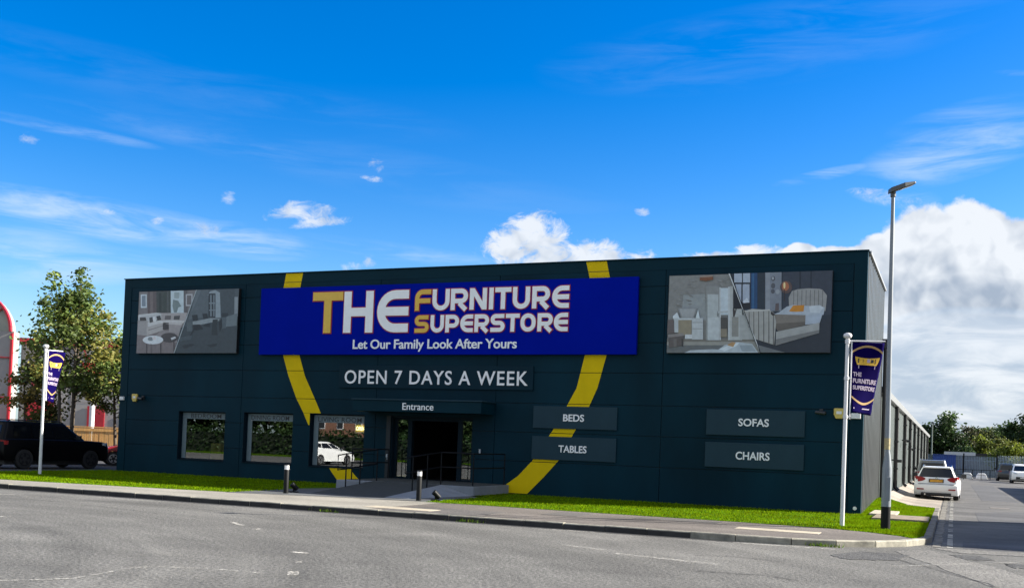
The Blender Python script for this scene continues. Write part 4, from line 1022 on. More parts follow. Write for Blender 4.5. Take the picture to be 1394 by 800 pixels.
b = MB(); b.add([(x, y, 7.708 + .40 * (x + .1)) for x, y in [(.12, -.11), (.41, -.07), (.41, .07), (.12, .11)]], [(0, 1, 2, 3)]); b.build('lens', M['lens'], lp, fix=False)

# ================================================================ VEHICLES
CAR = {
 'estate': dict(L=4.70, W=1.82, r=.325, xr=.95, xf=3.72,
    top=[(.16, .22), (.05, .34), (.0, .50), (.01, .66), (.09, .73), (.12, .96), (.17, 1.0), (1.6, 1.0), (3.3, .97), (3.45, .95), (4.1, .88), (4.45, .76), (4.62, .62), (4.70, .48), (4.66, .30), (4.55, .22)],
    cab=[(.97, .13, 3.42, .815, .16), (1.405, .46, 2.38, .615, .14), (1.455, .46, 2.30, .575, .14), (1.475, .56, 2.15, .47, .12)],
    side=[[(2.28, 1.03), (2.98, 1.02), (2.30, 1.36), (1.95, 1.375)], [(1.32, 1.03), (2.20, 1.03), (1.90, 1.375), (1.36, 1.375)], [(.52, 1.05), (1.24, 1.03), (1.28, 1.37), (.72, 1.35)]],
    rear=[(-.72, 1.005), (.72, 1.005), (.575, 1.385), (-.575, 1.385)], front=[(-.70, 1.02), (.70, 1.02), (.54, 1.36), (-.54, 1.36)],
    tail=[(.46, .097, .89, .95), (.56, .10, .83, .99), (.72, .118, .79, 1.02), (.83, .165, .78, 1.035), (.885, .24, .79, 1.03), (.912, .36, .84, 1.0)], mz=1.0, mx=2.95, plate=.85),
 'suv': dict(L=5.0, W=1.98, r=.385, xr=1.05, xf=4.06,
    top=[(.16, .34), (.04, .46), (.0, .70), (.03, 1.0), (.07, 1.13), (.14, 1.17), (1.2, 1.19), (3.75, 1.17), (3.95, 1.165), (4.65, 1.13), (4.90, 1.07), (4.985, .92), (5.0, .62), (4.96, .42), (4.84, .32)],
    cab=[(1.14, .08, 3.88, .90, .18), (1.76, .30, 3.02, .76, .16), (1.835, .28, 2.95, .71, .16), (1.865, .40, 2.75, .60, .14)],
    side=[[(2.42, 1.22), (3.50, 1.20), (2.92, 1.70), (2.34, 1.71)], [(1.42, 1.22), (2.34, 1.22), (2.26, 1.71), (1.40, 1.71)], [(.56, 1.24), (1.34, 1.22), (1.32, 1.71), (.66, 1.69)]],
    rear=[(-.72, 1.22), (.72, 1.22), (.62, 1.68), (-.62, 1.68)], front=[(-.78, 1.19), (.78, 1.19), (.64, 1.69), (-.64, 1.69)],
    tail=[(.58, .045, .94, 1.10), (.74, .055, .92, 1.11), (.88, .10, .92, 1.11), (.955, .18, .93, 1.10), (.985, .30, .95, 1.09)], mz=1.22, mx=3.25, plate=.98),
 'hatch': dict(L=4.15, W=1.78, r=.315, xr=.72, xf=3.28,
    top=[(.16, .24), (.04, .36), (.0, .55), (.04, .90), (.10, 1.0), (.16, 1.02), (1.2, 1.02), (2.9, .96), (3.05, .94), (3.70, .82), (3.98, .68), (4.12, .52), (4.08, .30), (3.95, .22)],
    cab=[(.99, .12, 3.02, .79, .16), (1.40, .42, 1.98, .60, .14), (1.455, .42, 1.90, .56, .14), (1.475, .52, 1.75, .45, .12)],
    side=[[(1.98, 1.05), (2.62, 1.03), (1.98, 1.36), (1.62, 1.375)], [(.98, 1.07), (1.90, 1.05), (1.56, 1.375), (1.02, 1.375)], [(.42, 1.12), (.92, 1.09), (.96, 1.36), (.62, 1.34)]],
    rear=[(-.62, 1.07), (.62, 1.07), (.52, 1.36), (-.52, 1.36)], front=[(-.68, 1.03), (.68, 1.03), (.52, 1.36), (-.52, 1.36)],
    tail=[(.60, .06, .78, .98), (.74, .075, .74, 1.0), (.83, .12, .74, 1.0), (.875, .20, .78, .99), (.892, .30, .84, .97)], mz=1.04, mx=2.55, plate=.62),
}
def car(name, label, cat, loc, rz, kind, paint, group=None, rails=False, dark_wheels=False, plate='plate_y', sc=1.0):
    GL = M['black_glass'] if paint is M['car_black'] else M['car_glass']
    S = CAR[kind]; L, Wd, r = S['L'], S['W'], S['r']; X = lambda x: x - L / 2
    t = thing(name, label, cat, loc, rz, group); t.scale = (sc, sc, sc)
    # ---- lower body: side outline with wheel arches, rounded towards the flanks
    zs = S['top'][0][1]; ra = r * 1.14
    def arch(xc):
        a0 = math.asin(max(-1, (zs - r) / ra)); return [(xc + ra * math.cos(a), r + ra * math.sin(a)) for a in np.linspace(a0, math.pi - a0, 13)]
    out = list(S['top']) + arch(S['xf']) + arch(S['xr'])
    nt_ = len(S['top']); zb = S['cab'][0][0]
    lay = [(-1, .17, .05, .03), (-.985, .11, .028, .012), (-.95, .065, .012, .0), (-.86, .022, .003, 0), (-.55, .0, 0, 0), (0, -.012, -.004, 0)]
    lay = lay + [(-l[0], *l[1:]) for l in lay[-2::-1]]
    b = MB(); vs = []
    for (f, e, d, lo) in lay:
        for k_, (x, z) in enumerate(out):
            we = 0.0
            if k_ < nt_:
                dr, df = x, L - x
                if dr < .7: we = (1 - dr / .7) ** 1.5
                if df < .9: we = -((1 - df / .9) ** 1.5) * 1.25
            zz = z - (d if z > zb - .25 else 0) + (lo if z < .5 and k_ < nt_ else 0)
            bulge = 1.0 - .035 * max(0, (z - .62)) / .5 if abs(f) > .9 else 1.0
            vs.append((X(x + e * we), f * Wd / 2 * bulge, zz))
    n = len(out); m = len(lay)
    fs = [(i * n + j, i * n + (j + 1) % n, (i + 1) * n + (j + 1) % n, (i + 1) * n + j) for i in range(m - 1) for j in range(n)]
    fs += [tuple(range(n - 1, -1, -1)), tuple((m - 1) * n + j for j in range(n))]
    b.add(vs, fs)
    body = b.build('body', paint, t, auto=32)
    u = MB(); u.box(X(.35), X(L - .45), -Wd / 2 + .24, Wd / 2 - .24, .17, .62); u.build('underbody', M['trim'], t)
    # ---- cabin
    c = MB(); ring = []; NP = 5
    for (z, x0, x1, hw, rad) in S['cab']:
        pts = []
        for (cx, cy, a0) in [(x1 - rad, hw - rad, 0), (x0 + rad, hw - rad, 90), (x0 + rad, -hw + rad, 180), (x1 - rad, -hw + rad, 270)]:
            for i in range(NP): a = R(a0 + 90 * i / (NP - 1)); pts.append((X(cx + rad * math.cos(a)), cy + rad * math.sin(a), z))
        ring.append(pts)
    k_ = len(ring[0]); vs = [p for q in ring for p in q]
    fs = [(i * k_ + j, i * k_ + (j + 1) % k_, (i + 1) * k_ + (j + 1) % k_, (i + 1) * k_ + j) for i in range(len(ring) - 1) for j in range(k_)]
    fs += [tuple((len(ring) - 1) * k_ + j for j in range(k_)), tuple(range(k_ - 1, -1, -1))]
    c.add(vs, fs); c.build('cabin', paint, t, auto=38)
    (za, xa0, xa1, ha, _), (zc, xc0, xc1, hc, _) = S['cab'][:2]
    lerp = lambda a, b_, f: a + (b_ - a) * f
    for sgn in (1, -1):
        for w in S['side']:
            g_ = MB(); o_ = [(X(x), sgn * (lerp(ha, hc, (z - za) / (zc - za)) + .006), z) for x, z in w]; i_ = [(p[0], p[1] - sgn * .03, p[2]) for p in o_]
            q = len(w); g_.add(o_ + i_, [tuple(range(q)), tuple(range(2 * q - 1, q - 1, -1))] + [(i, (i + 1) % q, q + (i + 1) % q, q + i) for i in range(q)])
            g_.build('side_window', GL, t)
    def screen(name, pl, xa, xc_, sg):
        g_ = MB(); o_ = [(X(lerp(xa, xc_, (z - za) / (zc - za)) + sg * .008), y, z) for y, z in pl]; i_ = [(p[0] - sg * .03, p[1], p[2]) for p in o_]
        g_.add(o_ + i_, [(0, 1, 2, 3), (7, 6, 5, 4)] + [(i, (i + 1) % 4, 4 + (i + 1) % 4, 4 + i) for i in range(4)]); g_.build(name, GL, t)
    screen('rear_window', S['rear'], xa0, xc0, -1); screen('windscreen', S['front'], xa1, xc1, 1)
    # ---- lamps, plates, bumpers, mirrors
    for sgn in (1, -1):
        g_ = MB(); vs = []
        for (y, x, a, c_) in S['tail']: vs += [(X(x - .014), sgn * (y + .004), a), (X(x - .014), sgn * (y + .004), c_), (X(x + .10), sgn * (y - .05), c_), (X(x + .10), sgn * (y - .05), a)]
        q = len(S['tail']); g_.add(vs, [(4 * i + j, 4 * i + (j + 1) % 4, 4 * i + 4 + (j + 1) % 4, 4 * i + 4 + j) for i in range(q - 1) for j in range(4)] + [(0, 1, 2, 3), (4 * q - 1, 4 * q - 2, 4 * q - 3, 4 * q - 4)])
        g_.build('tail_lamp', M['tail'], t)
        hz = S['top'][-4][1] + .03; hx = S['top'][-4][0]
        g_ = MB(); yy = Wd / 2
        st_ = [(yy - .52, hx + .055, hz - .02, hz + .07), (yy - .34, hx + .03, hz - .03, hz + .11), (yy - .16, hx - .05, hz - .03, hz + .14), (yy - .06, hx - .17, hz - .01, hz + .14), (yy + .002, hx - .34, hz + .03, hz + .13)]
        vs = []
        for (y, x, a, c_) in st_: vs += [(X(x + .02), sgn * y, a), (X(x - .01), sgn * y, c_), (X(x - .12), sgn * (y - .06), c_), (X(x - .12), sgn * (y - .06), a)]
        q = len(st_); g_.add(vs, [(4 * i + j, 4 * i + (j + 1) % 4, 4 * i + 4 + (j + 1) % 4, 4 * i + 4 + j) for i in range(q - 1) for j in range(4)] + [(0, 1, 2, 3), (4 * q - 1, 4 * q - 2, 4 * q - 3, 4 * q - 4)])
        g_.build('headlamp', M['headlamp'], t)
        g_ = MB(); mz, mx = S['mz'], S['mx']; g_.box(X(mx), X(mx + .12), sgn * (Wd / 2 + .02), sgn * (Wd / 2 + .25), mz - .03, mz + .14); g_.box(X(mx + .03), X(mx + .08), sgn * (Wd / 2 - .12), sgn * (Wd / 2 + .02), mz - .0, mz + .04)
        g_.build('wing_mirror', M['trim'], t, bevel=.03)
    pz = S['plate']
    g_ = MB(); g_.box(X(.055), X(.12), -.30, .30, pz - .075, pz + .075); g_.build('plate_recess', M['trim'], t)
    g_ = MB(); g_.box(X(.035), X(.054), -.26, .26, pz - .055, pz + .055); g_.build('number_plate', M[plate], t)
    g_ = MB(); z0_ = S['top'][0][1]; g_.box(X(-.014), X(.2), -Wd / 2 + .30, Wd / 2 - .30, z0_ + .0, z0_ + .10); g_.build('rear_bumper_trim', M['trim'], t, bevel=.02)
    g_ = MB(); fx_ = S['top'][-3][0]; g_.box(X(fx_ - .2), X(L + .012), -Wd / 2 + .38, Wd / 2 - .38, z0_ + .06, z0_ + .30); g_.build('grille', M['trim'], t, bevel=.02)
    g_ = MB(); g_.box(X(L + .0125), X(L + .03), -.26, .26, z0_ + .13, z0_ + .24); g_.build('number_plate', M['plate_w'], t)
    g_ = MB(); g_.lathe([(.05, -.012), (.055, .0)], 14, 'x', X(.085), 0, zb - .03); g_.build('emblem', M['chrome'], t)
    if kind == 'estate':
        g_ = MB(); g_.box(X(.03), X(.10), -.74, .74, .700, .714); g_.build('tailgate_seam', M['trim'], t)
        g_ = MB(); g_.tube([(X(.16), .0, 1.0), (X(.19), .12, 1.05), (X(.245), .34, 1.11)], .012, 6); g_.build('rear_wiper', M['trim'], t, auto=40)
        g_ = MB(); g_.box(X(.40), X(.62), -.56, .56, 1.40, 1.445); g_.build('roof_spoiler', paint, t, bevel=.015)
        g_ = MB(); g_.tube([(X(-.02), .45, .25), (X(.3), .45, .25)], .035, 10); g_.build('exhaust_pipe', M['chrome'], t, auto=40)
        for sgn in (1, -1):
            g_ = MB(); g_.box(X(-.018), X(.05), sgn * .50, sgn * .78, .45, .50); g_.build('bumper_reflector', M['tail'], t)
    if rails:
        for sgn in (1, -1):
            g_ = MB(); zt = S['cab'][-1][0]; hh = S['cab'][2][3]; g_.tube([(X(S['cab'][2][1] + .15), sgn * hh, zt - .02), (X(S['cab'][2][1] + .3), sgn * hh, zt + .04), (X(S['cab'][2][2] - .3), sgn * hh, zt + .04), (X(S['cab'][2][2] - .1), sgn * hh, zt - .02)], .018, 8); g_.build('roof_rail', M['chrome'] if paint is not M['car_black'] else M['trim'], t, auto=40)
    # ---- wheels
    for xc in (S['xr'], S['xf']):
        for sgn in (1, -1):
            yc = sgn * (Wd / 2 - .125); w = .22
            g_ = MB(); g_.lathe([(r * .60, -w / 2), (r * .93, -w / 2), (r, -w / 2 + .035), (r, w / 2 - .035), (r * .93, w / 2), (r * .60, w / 2)], 28, 'y', X(xc), yc, r)
            wh = g_.build('wheel', M['tyre'], t, auto=40)
            g_ = MB(); yo = sgn * (w / 2 + .004)
            g_.lathe([(r * .66, yo - .02 * sgn), (r * .66, yo), (r * .58, yo + .004 * sgn), (r * .55, yo - .02 * sgn), (r * .1, yo - .03 * sgn)], 24, 'y', X(xc), yc, r)
            for q in range(5):
                a = 2 * math.pi * q / 5 + .3; ca_, sa_ = math.cos(a), math.sin(a); hw_ = .035
                P_ = lambda rr_, tt, yy_: (X(xc) + ca_ * rr_ - sa_ * tt, yc + yy_, r + sa_ * rr_ + ca_ * tt)
                g_.add([P_(.02, -hw_ * 1.3, yo - .006 * sgn), P_(.02, hw_ * 1.3, yo - .006 * sgn), P_(r * .6, hw_, yo), P_(r * .6, -hw_, yo), P_(.02, -hw_ * 1.3, yo - .05 * sgn), P_(.02, hw_ * 1.3, yo - .05 * sgn), P_(r * .6, hw_, yo - .05 * sgn), P_(r * .6, -hw_, yo - .05 * sgn)],
                       [(0, 1, 2, 3), (7, 6, 5, 4), (0, 4, 5, 1), (1, 5, 6, 2), (2, 6, 7, 3), (3, 7, 4, 0)])
            g_.build('rim', M['rim_dark'] if dark_wheels else M['rim'], wh, auto=35)
    return t
HN = math.pi / 2 - YAW            # heading straight up the side street
def pos(s, n, z=.0): return W3(s, n, z)
car('parked_car', 'white estate car parked beside the grey side wall of the store, seen from behind', 'car', pos(29.66, 20.0, .01), HN - R(1.5), 'estate', M['car_white'], 'cars parked along the side street', rails=True)
car('parked_car', 'grey car mostly hidden in front of the white estate, its roof and rear window showing', 'car', pos(29.12, 37.0, .01), HN, 'suv', mat('silver_car_paint', (.16, .165, .17), .3, .2, 0, coat=.5), 'cars parked along the side street', rails=True, sc=.95)
car('parked_car', 'dark grey car seen from behind at the far right of the side street', 'car', pos(35.15, 82.5, 0), HN, 'suv', M['car_grey'], 'cars parked along the side street', sc=.93)
car('parked_car', 'white car facing the camera at the right edge of the picture', 'car', pos(35.95, 72.5, 0), HN + math.pi, 'suv', M['car_white'], 'cars parked along the side street', sc=.93)
car('parked_car', 'black four wheel drive parked in shade left of the store', 'car', (-18.98, 41.34, .06), R(60), 'suv', M['car_black'], 'cars parked left of the store', rails=True, dark_wheels=True)
car('parked_car', 'red car half hidden between the black car and the store', 'car', (-17.75, 48.6, .06), R(208), 'hatch', M['car_red'], 'cars parked left of the store')
car('parked_car', 'white hatchback across the road, mirrored in the living room window', 'car', pos(-6.9, -24.3, .0), math.atan2(-.985, .13) - YAW, 'hatch', M['car_white'], None)

# ================================================================ TREES AND BUSHES
M['bark'] = mat('tree_bark', (.075, .058, .042), .9, 0, .3, 6, .5, 30)
M['leaf'] = attr_mat('leaves', .55, 0, 1, .35)
def leaf_mesh(name, centres, sizes, cols, r):
    n = len(centres); s = sizes[:, None]
    th = r.uniform(0, 2 * math.pi, n); ph = r.uniform(-.9, .9, n)
    a = np.stack([np.cos(th) * np.cos(ph), np.sin(th) * np.cos(ph), np.sin(ph)], 1)
    b_ = r.normal(size=(n, 3)); b_ -= (b_ * a).sum(1)[:, None] * a; b_ /= np.linalg.norm(b_, axis=1)[:, None]
    nn = np.cross(a, b_)
    V = np.zeros((n, 6, 3))
    V[:, 0] = centres - a * s * .5
    V[:, 1] = centres - a * s * .12 + b_ * s * .34 + nn * s * .10
    V[:, 2] = centres + a * s * .25 + b_ * s * .26 + nn * s * .08
    V[:, 3] = centres + a * s * .6
    V[:, 4] = centres + a * s * .25 - b_ * s * .26 + nn * s * .08
    V[:, 5] = centres - a * s * .12 - b_ * s * .34 + nn * s * .10
    me = bpy.data.meshes.new(name); me.vertices.add(6 * n); me.vertices.foreach_set('co', V.ravel())
    idx = (np.arange(n) * 6)[:, None] + np.array([0, 1, 2, 3, 0, 3, 4, 5])[None]
    me.loops.add(8 * n); me.loops.foreach_set('vertex_index', idx.ravel()); me.polygons.add(2 * n)
    me.polygons.foreach_set('loop_start', np.arange(0, 8 * n, 4)); me.update(); me.validate()
    ca_ = me.color_attributes.new('Col', 'FLOAT_COLOR', 'CORNER')
    d = np.ones((n, 8, 4)); d[:, :, :3] = cols[:, None, :]; ca_.data.foreach_set('color', d.ravel())
    me.materials.append(M['leaf']); return me
def tree(name, label, cat, loc, h, cw, z0, nleaf, ls, col, seed, group, clumps=40, stems=1, spread=.34, dark=.55, trunk_r=.12, open_=0.0, top=1.0, spires=()):
    r = np.random.default_rng(seed); q = random.Random(seed)
    t = thing(name, label, cat, loc, q.uniform(0, 6.28), group)
    tb = MB(); tips = []
    cz = (z0 + h) / 2; hz = (h - z0) / 2
    cl = []
    while len(cl) < clumps:
        p = r.uniform(-1, 1, 3); d = np.linalg.norm(p)
        if d > 1 or d < .35 * (1 - open_): continue
        wz = 1 - max(0, p[2]) ** 1.6 * (1 - .35 * top) * .8
        cl.append(np.array([p[0] * cw * wz * .86, p[1] * cw * wz * .86, cz + p[2] * hz * .9]))
    for (px_, py_, pz_) in spires:       # leading shoots that stand above the crown
        for k_ in range(5): cl.append(np.array([px_ * (1 - .05 * k_), py_, pz_ - .38 * k_, .16 + .07 * k_]))
    for sidx in range(stems):
        a = 2 * math.pi * sidx / max(1, stems) + .4; o_ = .0 if stems == 1 else .28
        bx, by = o_ * math.cos(a), o_ * math.sin(a); lean = .0 if stems == 1 else .35
        pts = [(bx, by, -.1), (bx * 1.2, by * 1.2, z0 * .6), (bx * (1 + 2 * lean) + q.uniform(-.1, .1), by * (1 + 2 * lean), cz), (bx * (1 + 3 * lean) + q.uniform(-.15, .15), by * (1 + 3 * lean), h * .9)]
        tb.tube(pts, [trunk_r, trunk_r * .85, trunk_r * .45, trunk_r * .12], 8); 
        mine = [c for i, c in enumerate(cl) if i % stems == sidx]
        for c in mine:
            f = q.uniform(.35, .8); zj = max(z0 * .7, min(h * .85, c[2] - q.uniform(.25, .6) * math.hypot(c[0], c[1])))
            k_ = (zj) / (h * .9); px = np.interp(zj, [p[2] for p in pts], [p[0] for p in pts]); py = np.interp(zj, [p[2] for p in pts], [p[1] for p in pts])
            mid = ((px + c[0]) / 2 + q.uniform(-.15, .15), (py + c[1]) / 2 + q.uniform(-.15, .15), (zj + c[2]) / 2 + .08 * h * .3)
            tb.tube([(px, py, zj), mid, tuple(c[:3])], [trunk_r * .30, trunk_r * .18, trunk_r * .05], 5)
    tb.build('trunk', M['bark'], t, auto=60, fix=False)
    per = nleaf // clumps; C_, Z_, K_ = [], [], []
    for c in cl:
        rad = spread * cw * r.uniform(.55, 1.15); n_ = per
        if len(c) > 3: rad, n_ = c[3] * 1.7, int(per * .45)
        p = r.normal(size=(n_, 3)) * np.array([rad, rad, rad * .62]) * .55 + c[:3]
        C_.append(p); Z_.append(ls * r.uniform(.6, 1.25, n_))
        tone = r.uniform(1 - dark * .6, 1 + dark * .5)
        base = np.array(col[r.integers(0, len(col))])
        K_.append(base * tone * r.uniform(.75, 1.3, (n_, 1)))
    C_ = np.concatenate(C_); keep = C_[:, 2] > z0 * .55
    me = leaf_mesh('crown', C_[keep], np.concatenate(Z_)[keep], np.clip(np.concatenate(K_)[keep], 0, .6), r)
    o = bpy.data.objects.new('crown', me); COL.objects.link(o); o.parent = t
    return t
MAPLE = [(.10, .15, .034), (.135, .18, .04), (.21, .20, .05), (.075, .115, .03)]
tree('maple_tree', 'tall open green tree behind the black car at the left', 'tree', (-20.3, 46.6, .06), 8.1, 2.35, 2.2, 7600, .175, MAPLE, 21, 'trees left of the store', 66, 3, .33, .7, .10, .5, .35, [(-.9, .2, 8.55), (.1, -.3, 8.85), (1.0, .4, 8.3), (-1.7, -.2, 7.2), (1.9, .1, 7.0)])
tree('young_tree', 'smaller green tree against the left end of the store', 'tree', (-18.55, 48.6, .06), 6.5, 1.7, 1.8, 5600, .17, MAPLE, 35, 'trees left of the store', 40, 2, .4, .7, .09, .5, .8)
tree('yellowing_tree', 'low yellowing tree beside the red and white building', 'tree', (-22.3, 47.4, .06), 5.0, 1.35, 1.2, 2700, .17, [(.12, .12, .03), (.16, .12, .03), (.08, .09, .02)], 44, 'trees left of the store', 26, 2, .42, .7, .08, .5, .8)
DG = [(.020, .042, .014), (.028, .055, .016), (.038, .066, .020)]
MG = [(.05, .075, .02), (.075, .085, .028), (.04, .065, .02)]
YG = [(.13, .16, .02), (.16, .18, .025), (.10, .13, .02)]
gf = 'trees beyond the far fence'
tree('broad_tree', 'large dark green tree just beyond the end of the grey building', 'tree', (57.2, 135, 0), 8.4, 3.2, .6, 9500, .36, DG, 51, gf, 44, 1, .36, .8, .2)
tree('broad_tree', 'lower dark tree against the end of the grey building', 'tree', (54.2, 134, 0), 6.4, 2.0, .5, 4500, .34, DG, 52, gf, 26, 1, .4, .7, .18)
tree('brownish_tree', 'brownish green tree right of the tallest dark tree', 'tree', (62.6, 140, 0), 6.9, 1.9, .6, 5000, .32, [(.075, .07, .035), (.06, .065, .03), (.085, .075, .035)], 53, gf, 26, 1, .42, .7, .15)
tree('broad_tree', 'mid green tree behind the yellow green bush', 'tree', (69.6, 150, 0), 7.6, 2.7, .6, 6000, .34, MG, 54, gf, 30, 1, .4, .7, .16)
tree('broad_tree', 'dark green tree on the skyline left of the right edge', 'tree', (74.6, 156, 0), 8.6, 3.0, .6, 6000, .34, DG, 55, gf, 30, 1, .4, .7, .18)
tree('bush', 'yellow green bush above the pale hut roof', 'bush', (58.9, 128, 0), 5.2, 1.9, .3, 5000, .28, YG, 56, gf, 26, 1, .42, .8, .1)
tree('bush', 'olive bush above the dark hut roof', 'bush', (61.4, 129, 0), 5.5, 2.0, .3, 5000, .28, [(.09, .11, .025), (.11, .12, .03), (.07, .09, .02)], 57, gf, 26, 1, .42, .8, .1)
tree('broad_tree', 'tall dark tree at the right edge of the picture', 'tree', (66.2, 132, 0), 9.0, 2.9, .6, 8500, .36, DG, 58, gf, 44, 1, .36, .8, .22)
tree('bush', 'bright yellow green bush leaning over the fence at the right', 'bush', (55.4, 112.5, 0), 4.3, 2.2, .4, 6000, .26, YG, 59, gf, 34, 1, .38, .6, .1)
tree('bush', 'dark green bush between the large tree and the yellow bush', 'bush', (56.6, 127, 0), 3.6, 1.8, .3, 4000, .28, DG, 60, gf, 20, 1, .45, .7, .1)
# a far treeline that reads as one mass
def treeline():
    r = np.random.default_rng(70); C_, Z_, K_ = [], [], []
    for i in range(130):
        x = r.uniform(20, 135); y = 190 + r.uniform(-8, 8); hh = r.uniform(4, 8.5); k_ = 70
        p = r.normal(size=(k_, 3)) * np.array([2.3, 1.6, hh * .22]) + np.array([x, y, hh * .55])
        C_.append(p); Z_.append(r.uniform(.5, 1.1, k_)); K_.append(np.array(DG[r.integers(0, 3)]) * r.uniform(.8, 1.5) * r.uniform(.8, 1.2, (k_, 1)))
    me = leaf_mesh('treeline', np.concatenate(C_), np.concatenate(Z_), np.concatenate(K_), r)
    o = bpy.data.objects.new('far_treeline', me); COL.objects.link(o)
    props(o, 'dark green belt of far trees on the skyline behind the fence', 'treeline', None, 'stuff')
treeline()

# ================================================================ FAR END OF THE STREET
M['palisade'] = mat('galvanised_palisade', (.20, .25, .28), .5, .3, .2, 4)
def palisade(name, label, p, q, h, pitch=.155):
    a, b_ = Vector(p), Vector(q); L_ = (b_ - a).length; ang = math.atan2(b_.y - a.y, b_.x - a.x)
    t = thing(name, label, 'fence', W3(a.x, a.y, 0), -YAW + ang, 'palisade fences at the end of the street')
    m = MB(); k_ = int(L_ / pitch)
    for i in range(k_):
        x = i * pitch
        m.add([(x, -.02, .06), (x + .075, -.02, .06), (x + .075, -.02, h - .12), (x + .0375, -.02, h), (x, -.02, h - .12), (x, .0, .06), (x + .075, .0, .06), (x + .075, .0, h - .12), (x + .0375, .0, h), (x, .0, h - .12)],
              [(0, 1, 2, 3, 4), (9, 8, 7, 6, 5)] + [(i_, (i_ + 1) % 5, 5 + (i_ + 1) % 5, 5 + i_) for i_ in range(5)])
    m.build('pales', M['palisade'], t, fix=False)
    m = MB(); m.box(0, L_, .002, .05, .45, .50); m.box(0, L_, .002, .05, h - .55, h - .50); m.build('rails', M['palisade'], t)
    x = 0
    while x <= L_ + .01:
        m = MB(); m.box(x - .05, x + .05, .052, .15, 0, h - .1); m.build('post', M['palisade'], t); x += 2.75
    return t
palisade('palisade_fence', 'grey palisade fence between the store and the far gate', (27.0, 92), (31.3, 92), 2.55)
palisade('palisade_fence', 'grey palisade fence behind the parked cars at the right', (34.6, 92), (46, 88), 2.6)
gtt = thing('palisade_gate', 'pair of grey palisade gates closing the end of the street', 'gate', W3(32.95, 92, 0), -YAW)
for x0 in (-1.6, .02):
    m = MB()
    for i in range(10): m.box(x0 + .03 + i * .155, x0 + .10 + i * .155, -.02, 0, .1, 2.4)
    m.box(x0, x0 + 1.58, .002, .06, .4, .47); m.box(x0, x0 + 1.58, .002, .06, 1.9, 1.97); m.box(x0, x0 + .06, .062, .1, .1, 2.3); m.box(x0 + 1.5, x0 + 1.56, .062, .1, .1, 2.3)
    m.build('gate_leaf', M['palisade'], gtt)
for x in (-1.68, 1.64):
    m = MB(); m.box(x - .07, x + .07, -.07, .07, 0, 2.7); m.build('gate_post', M['rail'], gtt)
ct = thing('storage_container', 'blue metal container standing behind the far palisade fence', 'container', W3(29.35, 86.2, 0), -YAW)
m = MB(); prof_ = [(-1.1 + i * .11, .0 if i % 2 else .04) for i in range(21)]
m.add([(x, y, .1) for x, y in prof_] + [(x, y, 2.35) for x, y in prof_], [(i, i + 1, 22 + i, 21 + i) for i in range(20)]); m.box(-1.12, 1.12, .05, 5.5, .1, 2.35)
m.build('shell', mat('blue_container_paint', (.006, .040, .22), .5, 0, .2, 2), ct, fix=False)
for z in (.05, 2.36):
    m = MB(); m.box(-1.15, 1.15, -.03, 5.55, z, z + .10); m.build('frame_rail', mat('blue_container_frame', (.005, .03, .17), .5), ct)
hut = thing('low_hut', 'low hut with a pale roof and a dark roof behind the gate', 'hut', W3(33.8, 101, 0), -YAW)
m = MB(); m.box(-4.5, 4.5, 0, 5, 0, 2.5); m.build('wall', mat('hut_wall', (.12, .13, .14), .8, 0, .2, 1.5), hut)
m = MB(); m.box(-4.6, -1.2, -.2, 5.2, 2.5, 2.9); m.build('pale_roof', mat('pale_roof_sheet', (.45, .47, .5), .5), hut)
m = MB(); m.box(-1.19, 4.6, -.2, 5.2, 2.5, 2.8); m.build('dark_roof', M['trim'], hut)
tp_ = thing('tall_post', 'thin grey green post standing by the end of the grey building', 'post', (46.05, 111.5, 0), 0)
m = MB(); m.tube([(0, 0, 0), (0, 0, 5.7)], [.09, .06], 10); m.build('shaft', mat('green_grey_post', (.12, .15, .13), .6), tp_, auto=40)
m = MB(); m.box(-.2, .2, -.2, .2, -.02, .05); m.build('base_plate', M['galv'], tp_)
for k_, (s, n, l_) in enumerate([(31.6, 86.5, 'left of the two low white blocks lying before the palisade gate'), (33.0, 87.5, 'right of the two low white blocks lying before the palisade gate')]):
    m = MB(); m.prism([(-.55, 0), (.55, 0), (.5, .35), (.3, .62), (-.35, .62), (-.5, .35)], -.3, .3, 'xz')
    o = m.build('white_block', M['white_plastic'], None, bevel=.04); o.location = W3(s, n, 0); o.rotation_euler = (0, 0, -YAW); props(o, l_, 'block', 'white blocks by the gate')
br = thing('pedestrian_barrier', 'low dark metal barrier rail at the end of the street', 'barrier', W3(32.4, 80.5, 0), -YAW)
for x in np.arange(-2.0, 2.1, .8):
    m = MB(); m.tube([(x, 0, 0), (x, 0, 1.0)], .03, 6); m.build('post', M['rail'], br)
m = MB(); m.tube([(-2.0, 0, 1.0), (2.0, 0, 1.0)], .03, 6); m.tube([(-2.0, 0, .5), (2.0, 0, .5)], .02, 6); m.build('rail', M['rail'], br)

# ================================================================ LEFT: RED AND WHITE BUILDING, TIMBER FENCE
M['wood'] = mat('orange_timber', (.55, .30, .10), .75, 0, .25, 2.5, streak=(6, 6, .4))
M['white_wall'] = mat('white_cladding', (.29, .28, .27), .6, 0, .1, .8)
M['red_trim'] = mat('red_trim', (.36, .012, .022), .45, 0, .12, 3)
M['pale_glass'] = mat('pale_glazing', (.30, .29, .23), .25, 0, .2, .8)
M['far_glass'] = mat('dark_glazing', (.02, .022, .026), .1, spec=.8)
rb = thing('retail_building', 'white building with red trim and a glazed barrel arch at the left edge', 'building', (-26.9 * 1.15, 62.0 * 1.15, -.25), R(8)); rb.scale = (1.15, 1.15, 1.15)
m = MB(); m.box(-3.0, 9.5, 0, 9, 0, 6.7); m.build('wall', M['white_wall'], rb)
m = MB()
for x in (-1.5, 0, 1.5, 3.0, 4.5, 6.0, 7.5): m.box(x - .02, x + .02, -.012, 0, 0, 6.7)
